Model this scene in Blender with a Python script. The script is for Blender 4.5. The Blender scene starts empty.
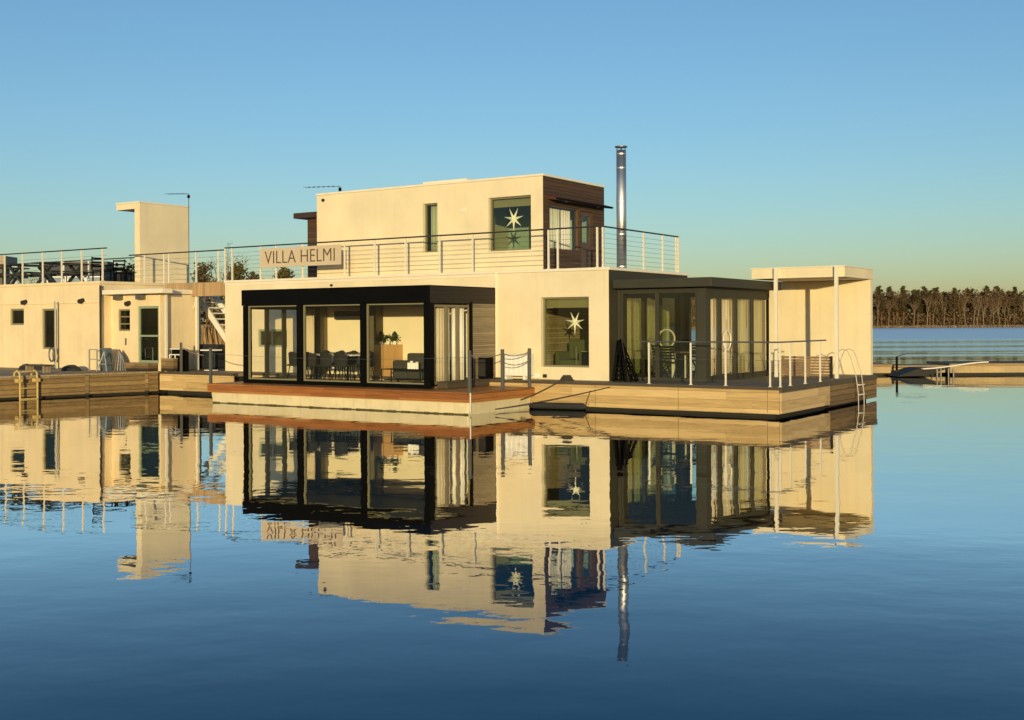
import bpy, math, random
from mathutils import Vector, Matrix, noise
random.seed(7)
sc = bpy.context.scene
COL = sc.collection
R = math.radians
# ------------------------------------------------------------------ house frame: x along the sunny facade, y into the house, z up
HA = -math.atan2(0.5519283, 0.8338916)
HC = (2.514, 29.8)
CA, SA = math.cos(HA), math.sin(HA)
def W(x, y, z=0.0):
    return Vector((HC[0] + x*CA - y*SA, HC[1] + x*SA + y*CA, z))

# ------------------------------------------------------------------ materials
def nodes(name):
    m = bpy.data.materials.new(name); m.use_nodes = True
    nt = m.node_tree; nt.nodes.clear()
    o = nt.nodes.new('ShaderNodeOutputMaterial')
    return m, nt, o
def N(nt, t, **kw):
    n = nt.nodes.new(t)
    for k, v in kw.items():
        if k.startswith('i_'):
            n.inputs[k[2:].replace('_', ' ')].default_value = v
        else:
            setattr(n, k, v)
    return n
def Lk(nt, a, b): nt.links.new(a, b)
def mth(nt, op, a, b=None, c=None, clamp=False):
    n = nt.nodes.new('ShaderNodeMath'); n.operation = op; n.use_clamp = clamp
    for i, v in enumerate((a, b, c)):
        if v is None: continue
        if isinstance(v, (int, float)): n.inputs[i].default_value = v
        else: nt.links.new(v, n.inputs[i])
    return n.outputs[0]
def mixc(nt, fac, a, b, mode='MIX'):
    n = nt.nodes.new('ShaderNodeMix'); n.data_type = 'RGBA'; n.blend_type = mode
    for s, v in ((n.inputs[0], fac), (n.inputs[6], a), (n.inputs[7], b)):
        if isinstance(v, (int, float)): s.default_value = v
        elif isinstance(v, tuple): s.default_value = (*v, 1) if len(v) == 3 else v
        else: nt.links.new(v, s)
    return n.outputs[2]
def coords(nt, scale=(1, 1, 1)):
    tc = nt.nodes.new('ShaderNodeTexCoord')
    mp = nt.nodes.new('ShaderNodeMapping'); mp.inputs['Scale'].default_value = scale
    nt.links.new(tc.outputs['Object'], mp.inputs['Vector'])
    return mp.outputs[0], tc.outputs['Object']
def noisef(nt, vec, scale, detail=4, rough=.55):
    n = N(nt, 'ShaderNodeTexNoise', i_Scale=scale, i_Detail=detail, i_Roughness=rough)
    nt.links.new(vec, n.inputs['Vector']); return n.outputs['Fac']
def rng(nt, v, a, b, c, d):
    n = nt.nodes.new('ShaderNodeMapRange'); n.clamp = True
    nt.links.new(v, n.inputs[0])
    for i, x in enumerate((a, b, c, d)): n.inputs[i+1].default_value = x
    return n.outputs[0]
MATS = {}
def surf(name, col, rough=.6, var=.15, vscale=3.0, stretch=(1, 1, 1), metal=0.0, bump=0.0, bscale=40, streak=0.0, spec=.5):
    m, nt, o = nodes(name)
    b = N(nt, 'ShaderNodeBsdfPrincipled', i_Metallic=metal)
    b.inputs['Specular IOR Level'].default_value = spec
    v, raw = coords(nt, stretch)
    f = noisef(nt, v, vscale, 5)
    lo = tuple(c*(1-var) for c in col); hi = tuple(min(1, c*(1+var)) for c in col)
    c = mixc(nt, rng(nt, f, .3, .7, 0, 1), lo, hi)
    if streak:
        mp = nt.nodes.new('ShaderNodeMapping'); mp.inputs['Scale'].default_value = (5, 5, .25); Lk(nt, raw, mp.inputs[0])
        s = noisef(nt, mp.outputs[0], 1.3, 5, .65)
        c = mixc(nt, rng(nt, s, .50, .78, 0, streak), c, tuple(x*.55 for x in col))
    Lk(nt, c, b.inputs['Base Color'])
    Lk(nt, rng(nt, f, .2, .8, max(0, rough-.08), min(1, rough+.08)), b.inputs['Roughness'])
    if bump:
        bp = N(nt, 'ShaderNodeBump', i_Strength=bump, i_Distance=.01)
        Lk(nt, noisef(nt, raw, bscale, 4), bp.inputs['Height']); Lk(nt, bp.outputs[0], b.inputs['Normal'])
    Lk(nt, b.outputs[0], o.inputs[0]); MATS[name] = m; return m
def boards(name, cols, axis, width, grain, rough=.65, groove=.08, gdark=.25, wet=None, joint=0.0):
    """boards stacked along 'axis'; grain runs along 'grain' axis"""
    m, nt, o = nodes(name)
    b = N(nt, 'ShaderNodeBsdfPrincipled')
    tc = nt.nodes.new('ShaderNodeTexCoord'); raw = tc.outputs['Object']
    sx = nt.nodes.new('ShaderNodeSeparateXYZ'); Lk(nt, raw, sx.inputs[0])
    t = mth(nt, 'DIVIDE', sx.outputs['xyz'.index(axis)], width)
    fl = mth(nt, 'FLOOR', t); fr = mth(nt, 'FRACT', t)
    gx = sx.outputs['xyz'.index(grain)]
    idv = fl
    if joint:
        wn0 = N(nt, 'ShaderNodeTexWhiteNoise', noise_dimensions='1D'); Lk(nt, fl, wn0.inputs['W'])
        j = mth(nt, 'ADD', mth(nt, 'DIVIDE', gx, joint), mth(nt, 'MULTIPLY', wn0.outputs[0], 7.0))
        idv = mth(nt, 'ADD', mth(nt, 'MULTIPLY', fl, 17.31), mth(nt, 'FLOOR', j))
    wn = N(nt, 'ShaderNodeTexWhiteNoise', noise_dimensions='1D'); Lk(nt, idv, wn.inputs['W'])
    st = [14.0, 14.0, 14.0]; st['xyz'.index(grain)] = .9
    mp = nt.nodes.new('ShaderNodeMapping'); mp.inputs['Scale'].default_value = st; Lk(nt, raw, mp.inputs[0])
    off = nt.nodes.new('ShaderNodeVectorMath'); off.operation = 'ADD'; Lk(nt, mp.outputs[0], off.inputs[0])
    cb = nt.nodes.new('ShaderNodeCombineXYZ'); s = mth(nt, 'MULTIPLY', wn.outputs[0], 31.0)
    for i in range(3): Lk(nt, s, cb.inputs[i])
    Lk(nt, cb.outputs[0], off.inputs[1])
    g = noisef(nt, off.outputs[0], 1.6, 6, .65)
    pos = mth(nt, 'ADD', mth(nt, 'MULTIPLY', wn.outputs[0], .55), mth(nt, 'MULTIPLY', rng(nt, g, .28, .72, 0, 1), .5))
    ramp = nt.nodes.new('ShaderNodeValToRGB'); e = ramp.color_ramp.elements
    e[0].position = 0; e[0].color = (*cols[0], 1); e[1].position = 1; e[1].color = (*cols[-1], 1)
    for i, c in enumerate(cols[1:-1]):
        q = e.new((i+1)/(len(cols)-1)); q.color = (*c, 1)
    Lk(nt, pos, ramp.inputs[0]); c = ramp.outputs[0]
    edge = mth(nt, 'MINIMUM', fr, mth(nt, 'SUBTRACT', 1.0, fr))
    gm = rng(nt, edge, 0, groove, gdark, 1)
    c = mixc(nt, 1.0, c, (1, 1, 1), 'MULTIPLY')
    c = mixc(nt, gm, tuple(x*gdark*.5 for x in cols[0]), c)
    if wet:      # stained band of boards that sit in the water: object-space height below which timber is dark with algae
        w = mth(nt, 'ADD', sx.outputs[2], mth(nt, 'MULTIPLY', noisef(nt, raw, 5.0, 4), .06))
        c = mixc(nt, rng(nt, w, wet, wet+.09, 0, 1), (.03, .022, .012), c)
    Lk(nt, c, b.inputs['Base Color'])
    Lk(nt, rng(nt, g, .2, .8, rough-.1, rough+.1), b.inputs['Roughness'])
    bp = N(nt, 'ShaderNodeBump', i_Strength=.5, i_Distance=.012)
    Lk(nt, mth(nt, 'ADD', rng(nt, edge, 0, groove, 0, 1), mth(nt, 'MULTIPLY', g, .25)), bp.inputs['Height'])
    Lk(nt, bp.outputs[0], b.inputs['Normal'])
    Lk(nt, b.outputs[0], o.inputs[0]); MATS[name] = m; return m
def glassmat(name, tint, refl=1.0, ior=1.5):
    m, nt, o = nodes(name)
    tr = N(nt, 'ShaderNodeBsdfTransparent'); tr.inputs[0].default_value = (*tint, 1)
    gl = N(nt, 'ShaderNodeBsdfGlossy', i_Roughness=.012)
    v, raw = coords(nt)
    bp = N(nt, 'ShaderNodeBump', i_Strength=.12, i_Distance=.01); Lk(nt, noisef(nt, v, 1.1, 1), bp.inputs['Height'])
    Lk(nt, bp.outputs[0], gl.inputs['Normal'])
    fr = N(nt, 'ShaderNodeFresnel')
    ge = nt.nodes.new('ShaderNodeNewGeometry')
    Lk(nt, mth(nt, 'ADD', ior, mth(nt, 'MULTIPLY', ge.outputs['Backfacing'], 1/ior-ior)), fr.inputs[0])
    mx = nt.nodes.new('ShaderNodeMixShader')
    Lk(nt, mth(nt, 'MULTIPLY', fr.outputs[0], refl, clamp=True), mx.inputs[0])
    Lk(nt, tr.outputs[0], mx.inputs[1]); Lk(nt, gl.outputs[0], mx.inputs[2])
    Lk(nt, mx.outputs[0], o.inputs[0]); MATS[name] = m; return m

stucco = surf('cream_render', (.80, .70, .48), .85, .08, .9, bump=.3, bscale=60, streak=.17)
stucco2 = surf('aged_cream_render', (.80, .66, .42), .88, .07, 1.2, bump=.3, bscale=50, streak=.30)
trimw = surf('white_trim', (.82, .76, .62), .5, .04, 4)
postw = surf('white_post_paint', (.78, .73, .60), .45, .04, 6)
black = surf('black_metal', (.0035, .0034, .003), .6, .2, 5, spec=.08)
rubber = surf('dark_rubber', (.02, .02, .02), .8, .2, 8)
olive = surf('olive_paint', (.036, .035, .021), .65, .12, 3, streak=.15)
darkrail = surf('dark_rail', (.03, .03, .026), .4, .15, 6)
greysteel = surf('grey_steel', (.16, .16, .15), .4, .12, 6, metal=.5)
steel = surf('stainless_steel', (.74, .72, .68), .46, .12, 3, stretch=(1, 1, .3), metal=1.0)
brownwood = boards('brown_cladding', [(.030, .017, .009), (.075, .040, .018), (.11, .058, .026)], 'z', .10, 'y', .7)
brownwoodx = boards('brown_cladding_front', [(.030, .017, .009), (.075, .040, .018), (.11, .058, .026)], 'z', .10, 'x', .6)
greyslat = boards('weathered_slats', [(.15, .12, .075), (.26, .21, .13), (.36, .30, .20)], 'z', .055, 'y', .8, groove=.16)
palewood = boards('honey_skirt', [(.34, .22, .09), (.60, .42, .18), (.76, .56, .28)], 'z', .19, 'x', .7, groove=.035, gdark=.5, wet=.05, joint=4.2)
palewoody = boards('honey_skirt_side', [(.32, .21, .09), (.56, .39, .18), (.70, .51, .26)], 'z', .19, 'y', .7, groove=.035, gdark=.5, wet=.05, joint=4.2)
orangewood = boards('oiled_fascia', [(.17, .062, .014), (.34, .125, .028), (.50, .21, .065)], 'z', .125, 'x', .45, groove=.05, joint=3.0)
orangedeck = boards('oiled_deck', [(.30, .10, .02), (.42, .15, .035), (.50, .20, .06)], 'x', .12, 'y', .5, groove=.07)
greydeck = boards('grey_deck', [(.14, .115, .08), (.20, .165, .115), (.27, .22, .15)], 'x', .13, 'y', .7, groove=.07)
darkedge = boards('dark_edge_board', [(.05, .04, .028), (.09, .07, .045)], 'z', .2, 'x', .75)
dockwood = boards('dock_planks', [(.10, .06, .022), (.22, .14, .055), (.36, .24, .10)], 'z', .145, 'y', .75, groove=.13, wet=.05, joint=3.6)
dockwoodx = boards('dock_planks_front', [(.14, .085, .035), (.27, .18, .08), (.42, .29, .13)], 'z', .16, 'x', .75, groove=.10, wet=.10, joint=3.6)
dockdeck = boards('dock_deck', [(.25, .19, .12), (.33, .26, .17), (.42, .34, .23)], 'y', .12, 'x', .8, groove=.07)
fasciav = boards('bridge_boards', [(.30, .19, .09), (.45, .30, .15), (.55, .38, .2)], 'x', .11, 'z', .7, groove=.07)
birchply = boards('birch_doors', [(.42, .24, .08), (.52, .31, .11), (.60, .37, .15)], 'x', .45, 'z', .4, groove=.02)
floorwood = boards('floor_boards', [(.22, .14, .07), (.30, .20, .10), (.36, .25, .13)], 'x', .14, 'y', .45, groove=.04)
inwall = surf('interior_cream', (.90, .82, .58), .8, .03, 2)
inbrown = boards('interior_slats', [(.22, .17, .10), (.36, .29, .18), (.48, .40, .26)], 'z', .07, 'y', .7, groove=.12)
white = surf('white_paint', (.85, .83, .76), .5, .03, 4)
fabricblk = surf('black_fabric', (.014, .013, .012), .9, .3, 20)
sofafab = surf('charcoal_fabric', (.045, .042, .032), .95, .25, 30, bump=.3, bscale=200)
bluegrey = surf('blue_grey_cover', (.02, .024, .03), .6, .3, 6, bump=.4, bscale=9)
curt = surf('linen_curtain', (.62, .55, .40), .9, .06, 4, stretch=(8, 8, .5))
blind = surf('cream_blind', (.72, .62, .42), .9, .08, 2, stretch=(6, 6, .4))
greencurt = surf('pale_green_curtain', (.40, .46, .26), .9, .08, 4, stretch=(8, 8, .5))
greenframe = surf('green_frame', (.27, .34, .22), .5, .08, 5)
winframe = surf('window_frame', (.22, .21, .125), .5, .06, 5)
hull = surf('white_hull', (.76, .66, .42), .5, .08, 2, streak=.4)
paper = surf('white_paper', (.9, .88, .8), .8, .02, 5)
starpaper = surf('glowing_star_paper', (.9, .86, .74), .8, .02, 5)
_b = [n for n in starpaper.node_tree.nodes if n.type == 'BSDF_PRINCIPLED'][0]; _b.inputs['Emission Color'].default_value = (1, .84, .55, 1); _b.inputs['Emission Strength'].default_value = .22  # weak warm emission brightens the paper seen behind tinted glass
ropem = surf('rope', (.28, .22, .14), .9, .25, 30)
ropedk = surf('dark_rope', (.05, .04, .03), .9, .25, 30)
yellow = surf('yellow_paint', (.60, .44, .16), .6, .08, 5)
alu = surf('aluminium', (.70, .68, .60), .35, .06, 6, metal=.7)
signm = surf('sign_panel', (.60, .50, .36), .6, .04, 3)
letter = surf('sign_letters', (.10, .075, .05), .6, .05, 5)
concrete = surf('pier_concrete', (.44, .33, .17), .85, .22, 1.2, stretch=(1, 1, 3), bump=.3, bscale=20, streak=.3)
reed = surf('dry_reeds', (.34, .22, .10), .9, .25, .5)
bank = surf('shore_soil', (.18, .13, .075), .95, .3, .15)
glass = glassmat('clear_glass', (.98, .98, .94), 1.0)
glassd = glassmat('tinted_glass', (.76, .79, .64), 1.8)
glassdd = glassmat('dark_glass', (.22, .27, .2), 1.6)

def foliage(name, c1, c2, scale=.6):
    m, nt, o = nodes(name)
    b = N(nt, 'ShaderNodeBsdfPrincipled', i_Roughness=.75); b.inputs['Specular IOR Level'].default_value = .2
    oi = nt.nodes.new('ShaderNodeObjectInfo')
    v, raw = coords(nt); f = noisef(nt, v, scale, 4, .7)
    t = mth(nt, 'ADD', mth(nt, 'MULTIPLY', rng(nt, f, .3, .7, 0, 1), .7), mth(nt, 'MULTIPLY', oi.outputs['Random'], .4))
    Lk(nt, mixc(nt, mth(nt, 'MINIMUM', t, 1.0), c1, c2), b.inputs['Base Color'])
    Lk(nt, b.outputs[0], o.inputs[0]); MATS[name] = m; return m
pineleaf = foliage('pine_needles', (.038, .034, .014), (.115, .084, .036))
twigs = foliage('bare_twigs', (.10, .062, .028), (.23, .15, .07))
oliveleaf = foliage('olive_leaves', (.05, .05, .012), (.13, .11, .03))
sprig = foliage('green_sprigs', (.012, .03, .008), (.05, .08, .03), 8)
pinebark = surf('pine_bark', (.20, .105, .045), .9, .35, .6, stretch=(1, 1, .3))
birchbark = surf('birch_bark', (.25, .19, .125), .85, .3, .8, stretch=(1, 1, 2))
greybark = surf('grey_bark', (.16, .11, .065), .9, .3, .8)

# ------------------------------------------------------------------ mesh builder
class MB:
    def __init__(s): s.v = []; s.f = []
    def add(s, vs, fs):
        o = len(s.v); s.v += [tuple(p) for p in vs]; s.f += [tuple(i+o for i in f) for f in fs]; return s
    def box(s, x0, x1, y0, y1, z0, z1):
        if x0 > x1: x0, x1 = x1, x0
        if y0 > y1: y0, y1 = y1, y0
        if z0 > z1: z0, z1 = z1, z0
        return s.add([(x0,y0,z0),(x1,y0,z0),(x1,y1,z0),(x0,y1,z0),(x0,y0,z1),(x1,y0,z1),(x1,y1,z1),(x0,y1,z1)],
              [(0,3,2,1),(4,5,6,7),(0,1,5,4),(1,2,6,5),(2,3,7,6),(3,0,4,7)])
    def beam(s, p, q, w, h=None, up=(0,0,1)):
        p, q = Vector(p), Vector(q); h = h or w; d = (q-p).normalized(); u = Vector(up)
        if abs(d.dot(u)) > .98: u = Vector((0,1,0))
        a = d.cross(u).normalized(); b = a.cross(d).normalized()
        vs = []
        for c in (p, q):
            for i, j in ((-1,-1),(1,-1),(1,1),(-1,1)): vs.append(c + a*(i*w/2) + b*(j*h/2))
        return s.add(vs, [(3,2,1,0),(4,5,6,7),(0,1,5,4),(1,2,6,5),(2,3,7,6),(3,0,4,7)])
    def tube(s, pts, r, n=8, caps=True):
        pts = [Vector(p) for p in pts]; rs = r if isinstance(r, (list, tuple)) else [r]*len(pts)
        o = len(s.v); ref = Vector((0,0,1)); prev = None
        for i, p in enumerate(pts):
            d = (pts[min(i+1, len(pts)-1)] - pts[max(i-1, 0)]).normalized()
            if prev is None:
                u = ref if abs(d.z) < .95 else Vector((1,0,0)); a = d.cross(u).normalized()
            else:
                a = (prev - d*prev.dot(d)); a = a.normalized() if a.length > 1e-6 else d.orthogonal().normalized()
            prev = a; b = d.cross(a)
            for k in range(n):
                t = 2*math.pi*k/n; s.v.append(tuple(p + (a*math.cos(t) + b*math.sin(t))*rs[i]))
        for i in range(len(pts)-1):
            for k in range(n):
                s.f.append((o+i*n+k, o+i*n+(k+1)%n, o+(i+1)*n+(k+1)%n, o+(i+1)*n+k))
        if caps:
            s.f.append(tuple(o+k for k in reversed(range(n)))); s.f.append(tuple(o+(len(pts)-1)*n+k for k in range(n)))
        return s
    def prism(s, pts, t):     # pts: list of 3D points (planar), t: thickness vector
        n = len(pts); t = Vector(t); vs = [Vector(p) for p in pts]; vs += [p+t for p in vs]
        fs = [tuple(reversed(range(n))), tuple(range(n, 2*n))] + [(i, (i+1)%n, n+(i+1)%n, n+i) for i in range(n)]
        return s.add(vs, fs)
    def wall(s, axis, u0, u1, z0, z1, t0, t1, holes=()):
        us = sorted({u0, u1, *[h[0] for h in holes], *[h[1] for h in holes]}); zs = sorted({z0, z1, *[h[2] for h in holes], *[h[3] for h in holes]})
        us = [u for u in us if u0 <= u <= u1]; zs = [z for z in zs if z0 <= z <= z1]
        nu, nz = len(us)-1, len(zs)-1
        def solid(i, j):
            if i < 0 or j < 0 or i >= nu or j >= nz: return False
            cu, cz = (us[i]+us[i+1])/2, (zs[j]+zs[j+1])/2
            return not any(h[0] < cu < h[1] and h[2] < cz < h[3] for h in holes)
        P = (lambda u, t, z: (u, t, z)) if axis == 'x' else (lambda u, t, z: (t, u, z))
        for i in range(nu):
            for j in range(nz):
                if not solid(i, j): continue
                a, b, c, d = us[i], us[i+1], zs[j], zs[j+1]
                s.add([P(a,t0,c),P(b,t0,c),P(b,t0,d),P(a,t0,d)], [(0,1,2,3)])
                s.add([P(a,t1,c),P(b,t1,c),P(b,t1,d),P(a,t1,d)], [(3,2,1,0)])
                if not solid(i-1,j): s.add([P(a,t0,c),P(a,t1,c),P(a,t1,d),P(a,t0,d)], [(3,2,1,0)])
                if not solid(i+1,j): s.add([P(b,t0,c),P(b,t1,c),P(b,t1,d),P(b,t0,d)], [(0,1,2,3)])
                if not solid(i,j-1): s.add([P(a,t0,c),P(b,t0,c),P(b,t1,c),P(a,t1,c)], [(3,2,1,0)])
                if not solid(i,j+1): s.add([P(a,t0,d),P(b,t0,d),P(b,t1,d),P(a,t1,d)], [(0,1,2,3)])
        return s
    def build(s, name, mat, parent=None, house=True, bevel=0, smooth=False, label=None, base=None):
        if parent is not None: base = parent['_b']
        elif base is None:
            xs = [p[0] for p in s.v]; ys = [p[1] for p in s.v]; zs = [p[2] for p in s.v]
            base = ((min(xs)+max(xs))/2, (min(ys)+max(ys))/2, min(zs))
        me = bpy.data.meshes.new(name)
        me.from_pydata([(p[0]-base[0], p[1]-base[1], p[2]-base[2]) for p in s.v], [], s.f); me.update()
        me.materials.append(mat)
        if smooth:
            for p in me.polygons: p.use_smooth = True
        o = bpy.data.objects.new(name, me); COL.objects.link(o); o['_b'] = list(base)
        if parent is not None: o.parent = parent
        elif house: o.location = W(*base); o.rotation_euler = (0, 0, HA)
        else: o.location = base
        if bevel:
            b = o.modifiers.new('edge', 'BEVEL'); b.width = bevel; b.segments = 2; b.limit_method = 'ANGLE'; b.angle_limit = R(40)
        if label: o['label'] = label
        return o
def tag(o, label, cat, group=None, kind=None):
    if label: o['label'] = label
    if cat: o['category'] = cat
    if group: o['group'] = group
    if kind: o['kind'] = kind
    return o
def thing(name, base, label, cat, group=None, house=True, rz=0):
    o = bpy.data.objects.new(name, None); COL.objects.link(o); o.empty_display_size = .3
    o['_b'] = list(base)
    if house: o.location = W(*base); o.rotation_euler = (0, 0, HA + rz)
    else: o.location = base; o.rotation_euler = (0, 0, rz)
    return tag(o, label, cat, group)
def local(o): o['_b'] = [0, 0, 0]; return o          # parts of this thing are given in its own frame
def dup(root, label, loc=None, rz=None, scale=None, world=None):
    def cp(o, par):
        c = o.copy(); COL.objects.link(c)
        if par is not None: c.parent = par
        for ch in [x for x in o.children]: cp(ch, c)
        return c
    c = cp(root, None)
    if loc is not None: c.location = W(*loc)
    if world is not None: c.location = world
    if rz is not None: c.rotation_euler = (0, 0, HA + rz) if world is None else (0, 0, rz)
    if scale is not None: c.scale = scale
    if label: c['label'] = label
    return c

# ------------------------------------------------------------------ windows
def window(parent, axis, u0, u1, z0, z1, t, inward, fmat, gmat, fw=.06, depth=.07, mull=(), name='window'):
    """frame at plane t (depth inwards), one pane; mull: list of ('v',u) or ('h',z)"""
    m = MB(); t1 = t + inward*depth
    P = (lambda a, b, c, d: m.box(a, b, t, t1, c, d)) if axis == 'x' else (lambda a, b, c, d: m.box(t, t1, a, b, c, d))
    P(u0, u0+fw, z0, z1); P(u1-fw, u1, z0, z1); P(u0+fw, u1-fw, z0, z0+fw); P(u0+fw, u1-fw, z1-fw, z1)
    for k, q in mull:
        if k == 'v': P(q-fw*.4, q+fw*.4, z0+fw, z1-fw)
        else: P(u0+fw, u1-fw, q-fw*.4, q+fw*.4)
    f = m.build(name, fmat, parent)
    tm = t + inward*depth*.5
    g = MB()
    if axis == 'x': g.box(u0+fw*.8, u1-fw*.8, tm-.004, tm+.004, z0+fw*.8, z1-fw*.8)
    else: g.box(tm-.004, tm+.004, u0+fw*.8, u1-fw*.8, z0+fw*.8, z1-fw*.8)
    # single sheet pane: keep only the two large faces' outer one
    v = g.v; g2 = MB()
    if axis == 'x': g2.add([(u0+fw*.8,tm,z0+fw*.8),(u1-fw*.8,tm,z0+fw*.8),(u1-fw*.8,tm,z1-fw*.8),(u0+fw*.8,tm,z1-fw*.8)], [(0,1,2,3)])
    else: g2.add([(tm,u0+fw*.8,z0+fw*.8),(tm,u1-fw*.8,z0+fw*.8),(tm,u1-fw*.8,z1-fw*.8),(tm,u0+fw*.8,z1-fw*.8)], [(0,1,2,3)])
    g2.build('pane', gmat, f)
    return f

SUN_E, SUN_C, SKY, SKY_S, EXPO = 2.65, (1.0, .78, .40), (1.0, .6, 3.0), .15, .53
# ================================================================== SETTING
def water():
    m, nt, o = nodes('lake_water')
    b = N(nt, 'ShaderNodeBsdfDiffuse'); b.inputs[0].default_value = (.0, .085, .170, 1)
    gl = N(nt, 'ShaderNodeBsdfGlossy', i_Roughness=.0)
    fr = N(nt, 'ShaderNodeFresnel', i_IOR=1.333)
    mx = nt.nodes.new('ShaderNodeMixShader')
    tc = nt.nodes.new('ShaderNodeTexCoord'); raw = tc.outputs['Object']
    sx = nt.nodes.new('ShaderNodeSeparateXYZ'); Lk(nt, raw, sx.inputs[0])
    def nz(sc_, st, det, rough=.5):
        mp = nt.nodes.new('ShaderNodeMapping'); mp.inputs['Scale'].default_value = st; mp.inputs['Rotation'].default_value = (0, 0, R(12)); Lk(nt, raw, mp.inputs[0])
        return noisef(nt, mp.outputs[0], sc_, det, rough)
    swell = nz(.55, (.6, 1, 1), 2)
    rip = nz(2.6, (.7, 1, 1), 2)
    fine = nz(9, (.8, 1, 1), 2)
    far = nz(.8, (.25, 1, 1), 4, .6)
    patch = nz(.06, (.5, 1, 1), 2)
    gust = nz(.16, (.6, 1, 1), 3)
    y = sx.outputs[1]
    ruff = mth(nt, 'MULTIPLY', rng(nt, y, 58, 95, 0, 1), rng(nt, patch, .35, .6, .45, 1))
    h = mth(nt, 'ADD', mth(nt, 'MULTIPLY', swell, WSW), mth(nt, 'MULTIPLY', mth(nt, 'MULTIPLY', rip, rng(nt, gust, .3, .7, .35, 1.5)), WRI))
    h = mth(nt, 'ADD', h, mth(nt, 'MULTIPLY', fine, WFI))
    h = mth(nt, 'ADD', h, mth(nt, 'MULTIPLY', mth(nt, 'MULTIPLY', far, ruff), WFA))
    bp = N(nt, 'ShaderNodeBump', i_Strength=1.0, i_Distance=1.0); Lk(nt, h, bp.inputs['Height'])
    Lk(nt, bp.outputs[0], gl.inputs['Normal']); Lk(nt, bp.outputs[0], fr.inputs['Normal'])
    Lk(nt, mth(nt, 'MULTIPLY', mth(nt, 'POWER', fr.outputs[0], 2.1), 8.5, clamp=True), mx.inputs[0])
    # wind: long ruffled lanes lie across the open water, calm water in the lee of the pontoons
    mpw = nt.nodes.new('ShaderNodeMapping'); mpw.inputs['Scale'].default_value = (.006, .085, 1); Lk(nt, raw, mpw.inputs[0])
    lane = noisef(nt, mpw.outputs[0], 1.0, 4, .6)
    windy = mth(nt, 'MAXIMUM', rng(nt, y, 120, 150, 0, 1), rng(nt, lane, .47, .64, .10, .75))
    Lk(nt, mth(nt, 'MULTIPLY', mth(nt, 'MULTIPLY', rng(nt, y, 55, 80, 0, 1), windy), .34), gl.inputs['Roughness'])
    Lk(nt, b.outputs[0], mx.inputs[1]); Lk(nt, gl.outputs[0], mx.inputs[2]); Lk(nt, mx.outputs[0], o.inputs[0])
    mb = MB().add([(-2500,-600,0),(2500,-600,0),(2500,3000,0),(-2500,3000,0)], [(0,1,2,3)])
    ob = mb.build('lake', m, house=False, base=(0,0,0)); tag(ob, 'calm blue lake mirroring the houseboats', 'lake', kind='structure')
WSW, WRI, WFI, WFA = .0090, .0021, .00018, .05
water()

SHORE = [(-900,70),(-120,96),(-60,112),(-30,120),(-14,128),(2,190),(20,300),(45,400),(85,428),(140,434),(220,440),(900,420)]
def shore_y(x):
    for (a, b), (c, d) in zip(SHORE, SHORE[1:]):
        if a <= x <= c: return b + (d-b)*(x-a)/(c-a)
    return 430
def shore():
    mb = MB()
    rows = [(-1.5, -.3), (0, .05), (1.5, .5), (8, .9), (60, 2.0), (1500, 6.0)]
    xs = []
    for (a, b), (c, d) in zip(SHORE, SHORE[1:]):
        n = max(2, int((c-a)/6)); xs += [a+(c-a)*i/n for i in range(n)]
    xs.append(SHORE[-1][0])
    for x in xs:
        y = shore_y(x) + 1.2*noise.noise(Vector((x*.15, 0, 0)))
        for dy, z in rows: mb.v.append((x, y+dy, z + (0 if dy < 1 else .25*noise.noise(Vector((x*.2, dy, 3))))))
    k = len(rows)
    for i in range(len(xs)-1):
        for j in range(k-1): mb.f.append((i*k+j, (i+1)*k+j, (i+1)*k+j+1, i*k+j+1))
    o = mb.build('far_shore', bank, house=False, base=(0,0,0)); tag(o, 'low brown shore across the lake', 'shore', kind='structure')
    rb = MB(); rr = random.Random(3)
    def tuft(x, y, h):
        for q in range(3):
            a = rr.uniform(0, 6.28); w = rr.uniform(.05, .12)*(.6+h*.5); lx = rr.uniform(-.25, .25)*h; ly = rr.uniform(-.2, .2)*h
            dx, dy = math.cos(a)*w, math.sin(a)*w; bx, by = x+rr.uniform(-.3, .3), y+rr.uniform(-.3, .3)
            rb.add([(bx-dx, by-dy, 0), (bx+dx, by+dy, 0), (bx+lx+dx*.4, by+ly+dy*.4, h), (bx+lx-dx*.4, by+ly-dy*.4, h*.95)], [(0,1,2,3)])
    for i in range(5200):
        x = rr.uniform(-75, -8); y = shore_y(x) + rr.uniform(-1.4, 3.5); tuft(x, y, rr.uniform(1.2, 2.3))
    for i in range(5000):
        x = rr.uniform(60, 330); y = shore_y(x) + rr.uniform(-1.5, 3); tuft(x, y, rr.uniform(.3, .9))
    o = rb.build('reed_bed', reed, house=False, base=(0,0,0)); tag(o, 'dry brown reeds along the far shoreline', 'reeds', kind='stuff')
shore()

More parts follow.
